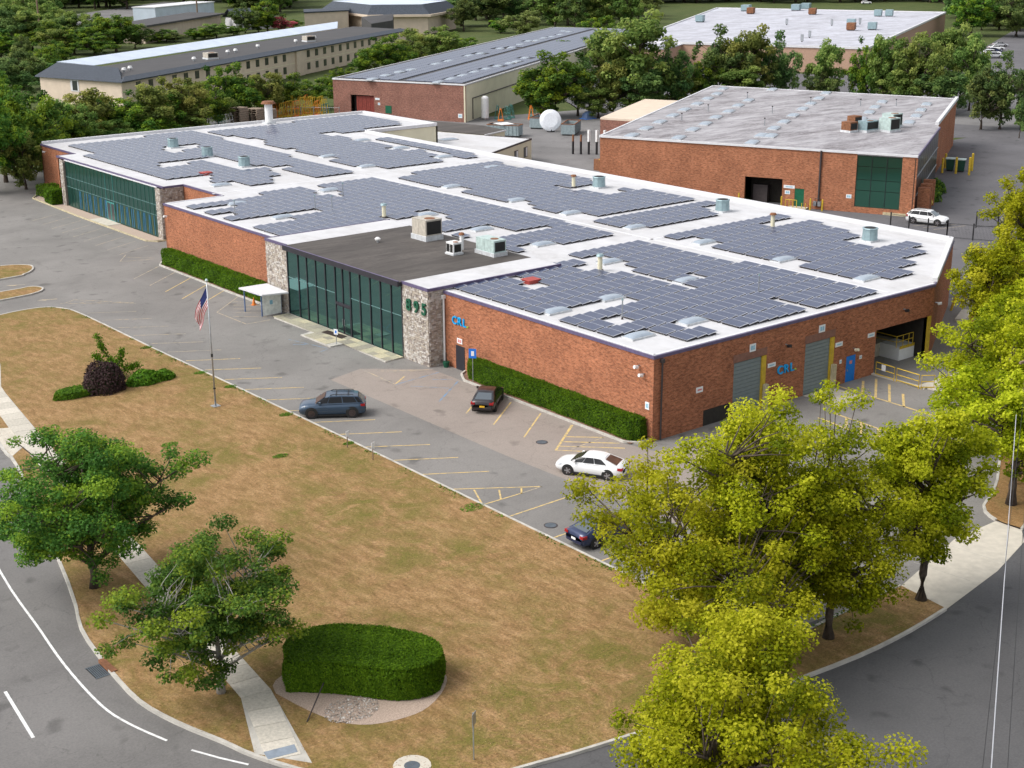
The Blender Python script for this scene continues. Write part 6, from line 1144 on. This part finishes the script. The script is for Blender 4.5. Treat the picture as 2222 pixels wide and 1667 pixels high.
# ------------------------------------------------------------ trees close to the camera
make_tree('plane_tree', 'large yellow green tree between the lot and the side street, left trunk', (-19.6, -25.2), 11.2, 6.7, .7, 'leaf_yellow', 240, 62000, 0.85, 0.155, 101, r0=.30, lean=(-.8, .8), z=.1, lump=.22, flat=.6)
make_tree('plane_tree', 'tallest yellow green tree hiding the left roller door', (-15.7, -25.9), 15.2, 5.3, 1.0, 'leaf_yellow', 210, 52000, 0.82, 0.155, 102, r0=.32, lean=(-.6, .6), z=.1, lump=.22, flat=.6)
make_tree('plane_tree', 'lower yellow green tree right of the tallest one', (-13.9, -27.3), 9.6, 3.7, .9, 'leaf_yellow', 140, 30000, 0.85, 0.155, 121, r0=.26, z=.1, lump=.22, flat=.6)
make_tree('plane_tree', 'slim yellow green tree beside the concrete driveway', (-6.5, -27.7), 11.8, 3.3, 2.4, 'leaf_yellow', 143, 33250, 0.71, 0.180, 103, r0=.27, z=.1)
make_tree('plane_tree', 'yellow green tree in the bottom right foreground', (-32.4, -37.8), 11.0, 4.9, 1.6, 'leaf_yellow', 210, 76000, 0.80, 0.135, 104, r0=.26, z=.1, lump=.3)
make_tree('plane_tree', 'yellow green tree right of the driveway at the right edge', (9.3, -23.2), 9.8, 4.4, 2.2, 'leaf_yellow', 130, 24500, 0.74, 0.194, 105, r0=.3, z=.1)
make_tree('plane_tree', 'yellow green tree right of the loading dock', (17.0, -16.2), 10.4, 4.6, 1.6, 'leaf_yellow', 143, 26250, 0.78, 0.202, 106, z=.1); make_tree('plane_tree', 'yellow green tree between dock tree and right frame edge', (21.8, -18.0), 10.0, 4.2, 1.4, 'leaf_yellow', 130, 21000, 0.78, 0.202, 107, z=.1)
make_tree('plane_tree', 'yellow green tree beside the angled brick wall', (35.2, -4.2), 11.2, 3.6, 2.2, 'leaf_yellow', 130, 21000, 0.74, 0.216, 108, z=.1); make_tree('plane_tree', 'yellow green tree at the right edge above the fence', (58.5, 7.0), 13.2, 3.7, 3.0, 'leaf_yellow', 130, 17500, 0.81, 0.245, 110, z=.1)
make_tree('plane_tree', 'shaded yellow green tree behind the dock tree at the right edge', (28.5, -11.5), 9.4, 3.9, 1.6, 'leaf_yellow', 120, 18000, .75, .21, 131, z=.1); make_tree('plane_tree', 'yellow green tree behind the angled wall tree', (41, -2.6), 9.2, 3.5, 1.8, 'leaf_yellow', 110, 15000, .75, .23, 132, z=.1)
make_tree('honey_locust_tree', 'big green tree over the road kerb at the left edge', (-41.0, 2.8), 9.6, 5.2, 1.0, 'leaf_green', 240, 62000, 0.78, 0.151, 111, r0=.24, z=.1, lump=.3, flat=.55)
make_tree('honey_locust_tree', 'thin green tree with bare grey twigs beside the sidewalk', (-41.0, -12.2), 8.2, 4.4, 1.2, 'leaf_green', 180, 42000, 0.71, 0.144, 112, bark='bark_pale', r0=.18, z=.1, lump=.22, flat=.5, bare=40)
# ------------------------------------------------------------ background trees: a few kinds, copied
PROTO = {}
def proto(kind, v):
    key = (kind, v)
    if key not in PROTO:
        leaf = {'dark': 'leaf_dark', 'mid': 'leaf_mid', 'green': 'leaf_green', 'pink': 'leaf_pink', 'willow': 'leaf_willow'}[kind]
        C, rad, P, N, T = crown_points(10, 4.2, .9, 90, 9000, .85, 300+v*7+len(kind), .75, lump=.3)
        PROTO[key] = (trunk_mesh(10, .22, 1.6, C, rad, v, 'bark'), leaves_mesh('crown', P, N, .36, T, leaf))
    return PROTO[key]
def bg_tree(name, label, x, y, h, r, kind, group):
    tm, cm = proto(kind, random.randrange(4)); t = thing(name, label, 'tree', (x, y, -.03), random.uniform(0, 6.28), group); t.scale = (r/4.2, r/4.2, h/10)
    for nm, me in (('trunk', tm), ('crown', cm)):
        o = bpy.data.objects.new(nm, me); COL.objects.link(o); o.parent = t
    return t
ROWS = [
 ('leafy_tree', 'tree from the left in the belt behind the far left roof corner', 'tree belt behind the roof corner', [(5,142,15.5,5.5,'green'),(13,149,12.8,4.6,'green'),(6,138,11.2,4.0,'green'),(0,134,13.9,4.9,'green'),(20,156,10.0,4.4,'mid'),(27,163,10.6,5.3,'mid'),(34,166,9.3,5.0,'green'),(40,166,10.4,5.1,'mid'),(47,168,11.0,5.2,'mid'),(56,177,9.2,4.5,'green'),(65,185,11.1,4.9,'green'),(73,187,9.3,5.2,'mid'),(80,189,8.0,4.7,'green'),(88,191,6.4,4.2,'green'),(22,157,6.2,4.0,'green'),(30,160,5.6,4.1,'mid'),(38,161,5.5,4.3,'green'),(47,166,5.2,3.9,'mid'),(60,180,6.3,3.9,'mid'),(12,142,8.0,3.3,'green'),(31,165,8.4,4.2,'green'),(37,167,7.7,4.1,'green'),(43,167,8.5,3.9,'green'),(20,154,8.2,3.6,'green'),(5,134,8.1,3.4,'mid'),(67,183,7.3,4.1,'green'),(76,187,6.0,3.8,'green')]),
 ('leafy_tree', 'tree from the left beyond the motel end wall', 'trees beyond the motel end', [(45,253,10.6,5.6,'dark'),(56,269,10.1,4.9,'dark'),(66,282,9.5,4.9,'green'),(78,303,8.5,4.6,'green'),(94,385,14.3,7.1,'dark'),(103,386,12.2,8.7,'mid'),(105,375,9.4,7.0,'green'),(76,321,9.2,3.0,'dark'),(33,224,9.2,4.6,'green'),(48,251,6.6,4.4,'dark'),(61,271,7.0,4.3,'mid'),(82,356,9.2,7.3,'green'),(101,360,8.2,5.4,'mid')]),
 ('leafy_tree', 'tree from the left in front of the garage building', 'trees before the garage building', [(120,361,11.7,7.3,'green'),(122,379,8.9,6.7,'dark'),(106,360,8.2,6.8,'green'),(109,352,5.7,6.0,'green'),(145,384,3.9,3.9,'green'),(152,386,3.2,4.0,'dark'),(162,391,4.0,4.4,'green'),(172,394,5.3,5.8,'mid'),(182,400,3.5,4.2,'green'),(191,408,10.1,5.0,'dark'),(202,411,12.1,6.1,'green'),(197,409,7.4,5.3,'green'),(217,418,3.4,4.0,'green'),(126,399,11.2,6.6,'mid'),(130,369,7.9,5.3,'dark'),(121,404,10.5,6.3,'dark'),(167,393,2.8,3.4,'green'),(151,390,4.3,3.3,'mid')]),
 ('leafy_tree', 'tree from the left between the motel and the solar roof', 'trees beside the rear solar roof', [(118,227,4.4,3.2,'green'),(132,237,7.4,4.5,'green'),(139,238,10.4,5.8,'green'),(151,244,11.0,6.0,'mid'),(167,254,10.6,6.3,'mid'),(183,266,6.5,4.6,'green'),(145,241,7.0,4.9,'green'),(255,360,12.0,6.0,'dark'),(259,343,5.5,5.1,'green'),(108,216,3.7,2.7,'green')]),
 ('leafy_tree', 'tree from the left behind the service yard', 'trees behind the service yard', [(116,146,13.2,6.5,'green'),(113,147,9.5,3.9,'green'),(121,145,11.4,4.5,'dark'),(122,140,6.3,4.4,'mid'),(131,138,19.9,8.3,'mid'),(126,140,13.1,4.3,'mid'),(137,136,13.7,4.6,'dark'),(140,135,8.2,4.4,'mid'),(129,135,10.2,5.6,'dark'),(151,135,15.7,5.9,'dark'),(156,131,16.5,5.5,'mid'),(162,129,14.4,4.6,'dark'),(150,129,8.9,5.6,'mid'),(145,135,11.0,3.9,'green'),(167,120,13.8,4.1,'mid'),(164,119,8.3,3.7,'dark'),(170,113,14.4,3.5,'green'),(173,110,16.0,4.5,'mid'),(175,104,16.4,5.4,'mid'),(191,108,16.5,5.3,'mid'),(186,99,15.3,4.2,'mid'),(175,98,9.4,5.3,'dark'),(171,106,8.7,4.9,'mid'),(163,81,10.9,3.8,'dark'),(166,79,13.1,4.7,'dark'),(172,77,12.2,4.2,'dark'),(158,70,6.8,1.7,'dark')]),
 ('leafy_tree', 'tree from the left in the rear line before the pale roof', 'trees before the far pale roof', [(187,220,8.1,5.8,'green'),(177,199,11.9,5.0,'mid'),(231,262,11.0,5.8,'green'),(175,190,9.4,3.9,'dark')]),
]
WOOD = [(108,460,13.8,8.1,'mid'),(114,452,17.6,7.1,'mid'),(116,441,14.3,7.9,'mid'),(129,450,15.9,7.7,'mid'),(128,435,12.2,6.2,'mid'),(365,219,16.5,7.9,'green'),(375,208,15.4,9.3,'dark'),(383,205,12.7,5.9,'mid'),(123,491,12.3,8.0,'green'),(126,479,16.3,9.5,'mid'),(137,494,17.3,7.7,'mid'),(139,476,14.3,7.2,'mid'),(283,341,17.6,9.8,'mid'),(282,329,18.0,6.0,'dark'),(290,326,16.8,8.0,'mid'),(297,317,17.5,6.3,'mid'),(394,234,15.3,6.3,'mid'),(402,232,15.1,6.4,'mid'),(398,221,17.1,6.3,'dark'),(407,221,11.4,6.5,'green'),(416,217,13.5,7.8,'mid'),(135,537,20.8,7.6,'mid'),(139,519,15.6,9.4,'dark'),(145,521,17.9,8.7,'mid'),(152,509,16.0,9.6,'mid'),(272,384,12.3,9.0,'dark'),(279,375,16.5,10.3,'dark'),(292,376,14.1,6.7,'dark'),(298,369,18.9,6.6,'dark'),(305,359,15.6,9.4,'green'),(315,358,15.3,8.6,'mid'),(324,350,14.0,9.8,'mid'),(412,257,19.3,7.7,'dark'),(413,249,13.2,7.9,'mid'),(419,245,12.8,8.4,'green'),(431,242,18.1,8.9,'green'),(432,233,18.1,9.8,'mid'),(138,554,20.5,10.7,'green'),(146,545,20.1,11.4,'dark'),(163,559,18.8,11.5,'green'),(171,546,20.7,8.2,'mid'),(299,410,18.3,8.2,'mid'),(305,399,17.3,9.4,'dark'),(320,402,20.3,7.2,'dark'),(315,381,17.8,8.9,'mid'),(330,382,15.4,9.7,'dark'),(339,383,17.5,10.0,'mid'),(344,376,16.0,6.9,'dark'),(449,280,19.2,11.2,'mid'),(444,267,17.0,9.0,'green'),(447,259,19.3,8.9,'green'),(453,252,12.3,7.8,'green'),(460,249,13.9,7.8,'mid'),(155,573,14.6,12.2,'mid'),(174,587,21.2,12.4,'mid'),(173,568,18.2,10.2,'mid'),(251,512,14.2,11.4,'dark'),(314,422,15.4,10.7,'dark'),(332,429,13.8,9.4,'dark'),(340,422,18.8,7.9,'dark'),(344,407,16.1,10.2,'dark'),(349,403,16.7,11.1,'dark'),(361,397,16.8,7.8,'dark'),(366,388,14.4,10.6,'dark'),(468,285,19.2,11.5,'green'),(475,282,20.1,9.5,'dark'),(476,272,19.3,7.9,'mid'),(479,261,19.6,8.7,'mid'),(170,620,16.8,10.6,'green'),(180,623,19.3,13.0,'mid'),(180,589,13.1,11.4,'dark'),(190,599,19.3,11.3,'green'),(253,521,14.3,7.7,'green'),(261,521,17.5,8.0,'dark'),(274,526,20.0,9.7,'mid'),(335,465,19.5,7.9,'mid'),(334,447,18.1,10.3,'dark'),(349,447,20.3,9.2,'dark'),(360,449,15.3,9.1,'mid'),(366,440,17.3,11.2,'mid'),(362,425,14.5,8.8,'dark'),(378,428,14.5,11.0,'dark'),(380,419,19.7,10.3,'green'),(486,305,12.8,9.7,'dark'),(497,299,15.2,9.3,'green'),(502,294,15.9,12.3,'mid'),(491,278,14.1,9.5,'dark'),(503,272,14.2,11.8,'dark'),(172,656,14.9,9.4,'dark'),(181,667,20.7,10.6,'mid'),(187,653,18.6,9.5,'mid'),(190,647,16.7,11.7,'dark'),(197,639,16.0,12.7,'green'),(205,640,14.2,8.6,'mid'),(215,635,20.6,9.7,'mid'),(221,612,20.8,8.9,'mid'),(232,624,18.2,13.2,'dark'),(233,602,19.3,10.9,'mid'),(278,577,18.0,12.5,'dark'),(276,552,13.6,10.9,'mid'),(288,563,20.5,8.6,'mid'),(290,549,17.9,10.2,'green'),(358,491,20.6,12.6,'dark'),(354,469,16.7,8.9,'mid'),(373,480,15.5,8.6,'dark'),(366,457,16.9,7.6,'dark'),(382,465,18.6,11.0,'dark'),(386,462,17.8,10.4,'dark'),(392,458,16.7,9.2,'dark'),(395,453,14.4,12.4,'mid'),(384,428,12.9,12.2,'mid'),(406,437,16.2,8.2,'mid'),(511,322,17.3,9.3,'green'),(511,315,20.5,12.0,'mid'),(526,314,20.8,8.8,'mid'),(533,309,21.0,11.2,'green'),(517,293,16.0,9.3,'mid'),(545,300,17.9,10.2,'mid'),(187,696,22.2,9.3,'mid'),(195,689,23.4,11.8,'mid'),(197,681,15.4,13.8,'green'),(206,679,17.1,10.9,'mid'),(204,652,20.1,11.8,'dark'),(219,674,17.9,8.8,'mid'),(227,666,18.4,8.9,'dark'),(222,634,18.6,10.4,'green'),(231,631,15.9,12.1,'mid'),(234,624,17.3,9.1,'mid'),(244,630,15.2,11.8,'dark'),(289,577,14.6,12.8,'mid'),(303,582,21.7,10.9,'mid'),(298,558,20.9,11.4,'mid'),(377,511,19.0,12.8,'mid'),(374,498,19.1,11.9,'dark'),(375,482,19.8,8.1,'dark'),(392,491,15.5,9.0,'dark'),(393,483,21.8,12.3,'dark'),(391,470,16.3,12.3,'dark'),(398,465,15.5,9.8,'mid'),(413,473,16.1,13.0,'green'),(421,468,16.5,11.0,'dark'),(413,450,15.3,9.7,'green'),(418,446,18.0,10.6,'mid'),(533,336,21.5,11.4,'green'),(543,332,18.0,10.3,'mid'),(555,332,15.9,11.2,'dark'),(562,328,18.2,13.1,'mid'),(554,315,17.0,11.0,'mid'),(553,307,18.1,9.1,'green'),(575,311,14.2,8.9,'mid'),(206,731,17.8,11.0,'mid'),(202,699,15.7,11.8,'dark'),(218,721,24.4,10.9,'dark'),(215,685,20.8,14.6,'dark'),(226,686,23.2,14.0,'dark'),(242,708,24.7,15.1,'mid'),(236,675,16.2,11.7,'green'),(255,691,23.8,13.6,'mid'),(252,662,18.7,10.3,'mid'),(260,660,18.4,9.0,'dark'),(276,677,22.8,12.1,'dark'),(285,646,15.2,12.1,'mid'),(294,638,15.9,14.4,'dark'),(299,626,21.6,9.4,'dark'),(298,608,21.1,9.3,'mid'),(303,599,15.6,12.3,'dark'),(317,605,21.2,14.1,'mid'),(329,607,21.4,9.1,'dark'),(384,528,16.5,8.4,'dark'),(395,534,16.3,11.2,'mid'),(386,508,17.4,10.9,'dark'),(408,523,15.0,11.3,'mid'),(397,499,22.4,10.9,'dark'),(412,506,16.3,9.9,'dark'),(428,516,22.0,8.6,'mid'),(417,495,14.7,12.9,'mid'),(440,505,20.8,13.0,'mid'),(427,477,21.2,11.5,'mid'),(426,468,14.3,9.1,'green'),(435,470,18.8,10.9,'green'),(459,483,20.7,13.1,'mid'),(454,465,17.4,13.2,'mid'),(468,456,18.4,13.4,'mid'),(470,449,19.8,12.3,'mid'),(486,454,16.8,13.7,'mid'),(488,446,17.3,12.0,'dark'),(500,442,18.0,9.5,'mid'),(501,434,18.8,10.8,'mid'),(494,419,17.3,10.2,'dark'),(507,416,22.1,9.8,'mid'),(516,416,15.9,8.6,'mid'),(522,400,18.3,11.1,'mid'),(533,399,17.7,11.5,'green'),(543,399,19.4,12.9,'green'),(558,378,19.5,11.5,'mid'),(552,368,22.6,9.6,'dark'),(559,361,16.7,11.2,'mid'),(558,354,18.9,10.1,'mid'),(550,340,15.9,9.3,'dark'),(559,338,21.0,9.5,'mid'),(582,341,16.5,13.1,'dark'),(574,329,13.6,10.0,'green'),(574,318,19.9,8.7,'mid'),(602,328,15.3,13.7,'dark'),(219,769,20.1,13.2,'dark'),(218,741,23.5,10.7,'mid'),(231,744,22.2,12.2,'dark'),(232,718,22.9,10.8,'mid'),(241,715,16.5,14.6,'dark'),(255,728,18.9,14.3,'dark'),(264,725,24.6,11.3,'mid'),(257,688,19.3,12.0,'dark'),(273,709,24.0,11.1,'mid'),(281,699,20.1,11.5,'mid'),(290,701,21.1,12.8,'mid'),(297,694,16.4,10.5,'mid'),(304,680,24.1,13.7,'dark'),(308,663,18.9,14.1,'dark'),(305,633,24.1,14.4,'dark'),(314,637,19.8,13.2,'mid'),(314,616,21.1,11.8,'green'),(321,615,15.6,9.9,'dark'),(343,642,18.7,9.4,'dark'),(348,634,24.1,10.3,'green'),(372,615,17.3,12.8,'mid'),(408,558,22.7,11.7,'dark'),(415,552,18.2,10.4,'dark'),(403,528,21.2,10.6,'dark'),(424,535,16.9,10.6,'dark'),(432,531,23.8,11.6,'mid'),(443,526,23.4,11.6,'mid'),(433,502,16.2,8.9,'mid'),(440,496,21.6,12.3,'mid'),(460,508,16.1,13.7,'mid'),(445,481,22.8,13.5,'green'),(462,488,17.3,9.6,'green'),(481,495,18.0,11.5,'mid'),(466,471,17.3,9.4,'mid'),(477,472,17.4,11.1,'mid'),(493,477,15.1,9.1,'mid'),(501,470,19.2,9.2,'mid'),(496,451,16.6,11.3,'green'),(520,461,20.0,14.4,'green'),(515,449,17.0,11.9,'mid'),(515,441,21.0,11.2,'dark'),(533,446,20.9,9.2,'mid'),(528,428,17.8,9.6,'dark'),(546,429,21.7,12.7,'mid'),(546,419,15.3,8.9,'mid'),(547,411,18.4,10.6,'green'),(564,414,16.9,10.8,'mid'),(546,391,21.5,12.3,'mid'),(570,400,17.9,8.8,'green'),(565,385,16.1,13.5,'mid'),(564,371,18.8,13.4,'mid'),(566,365,21.4,12.7,'mid'),(591,374,20.4,13.8,'dark'),(592,364,21.5,10.5,'mid'),(589,350,17.5,13.0,'mid'),(604,353,15.0,13.8,'mid'),(613,347,16.1,12.8,'green'),(600,331,19.7,11.5,'dark')]
for nm, lab, grp, L in ROWS:
    for k, (x, y, h, r, kind) in enumerate(sorted(L, key=lambda q: side(q[0], q[1]))): bg_tree(nm, '%s %s' % (ORD[k], lab), x, y, h, r, kind, grp)
# far wood: one label group, nothing tells them apart
for x, y, h, r, kind in WOOD: bg_tree('wood_tree', 'green tree in the distant wood along the top edge', x, y, h, r, kind, 'distant wood along the top edge')
bg_tree('pink_myrtle', 'pink flowering tree at the top behind the mansard building', 307, 413, 10.5, 5.4, 'pink', None); bg_tree('pink_myrtle', 'pink flowering shrub left of the mansard building', 206, 410, 5.5, 5.4, 'pink', None)
bg_tree('willow_tree', 'pale yellow green willow behind the rear solar roof', 250, 319, 9.5, 6.6, 'willow', None); bg_tree('willow_tree', 'tall pale willow in front of the distant wood', 352, 368, 13, 7, 'willow', None)
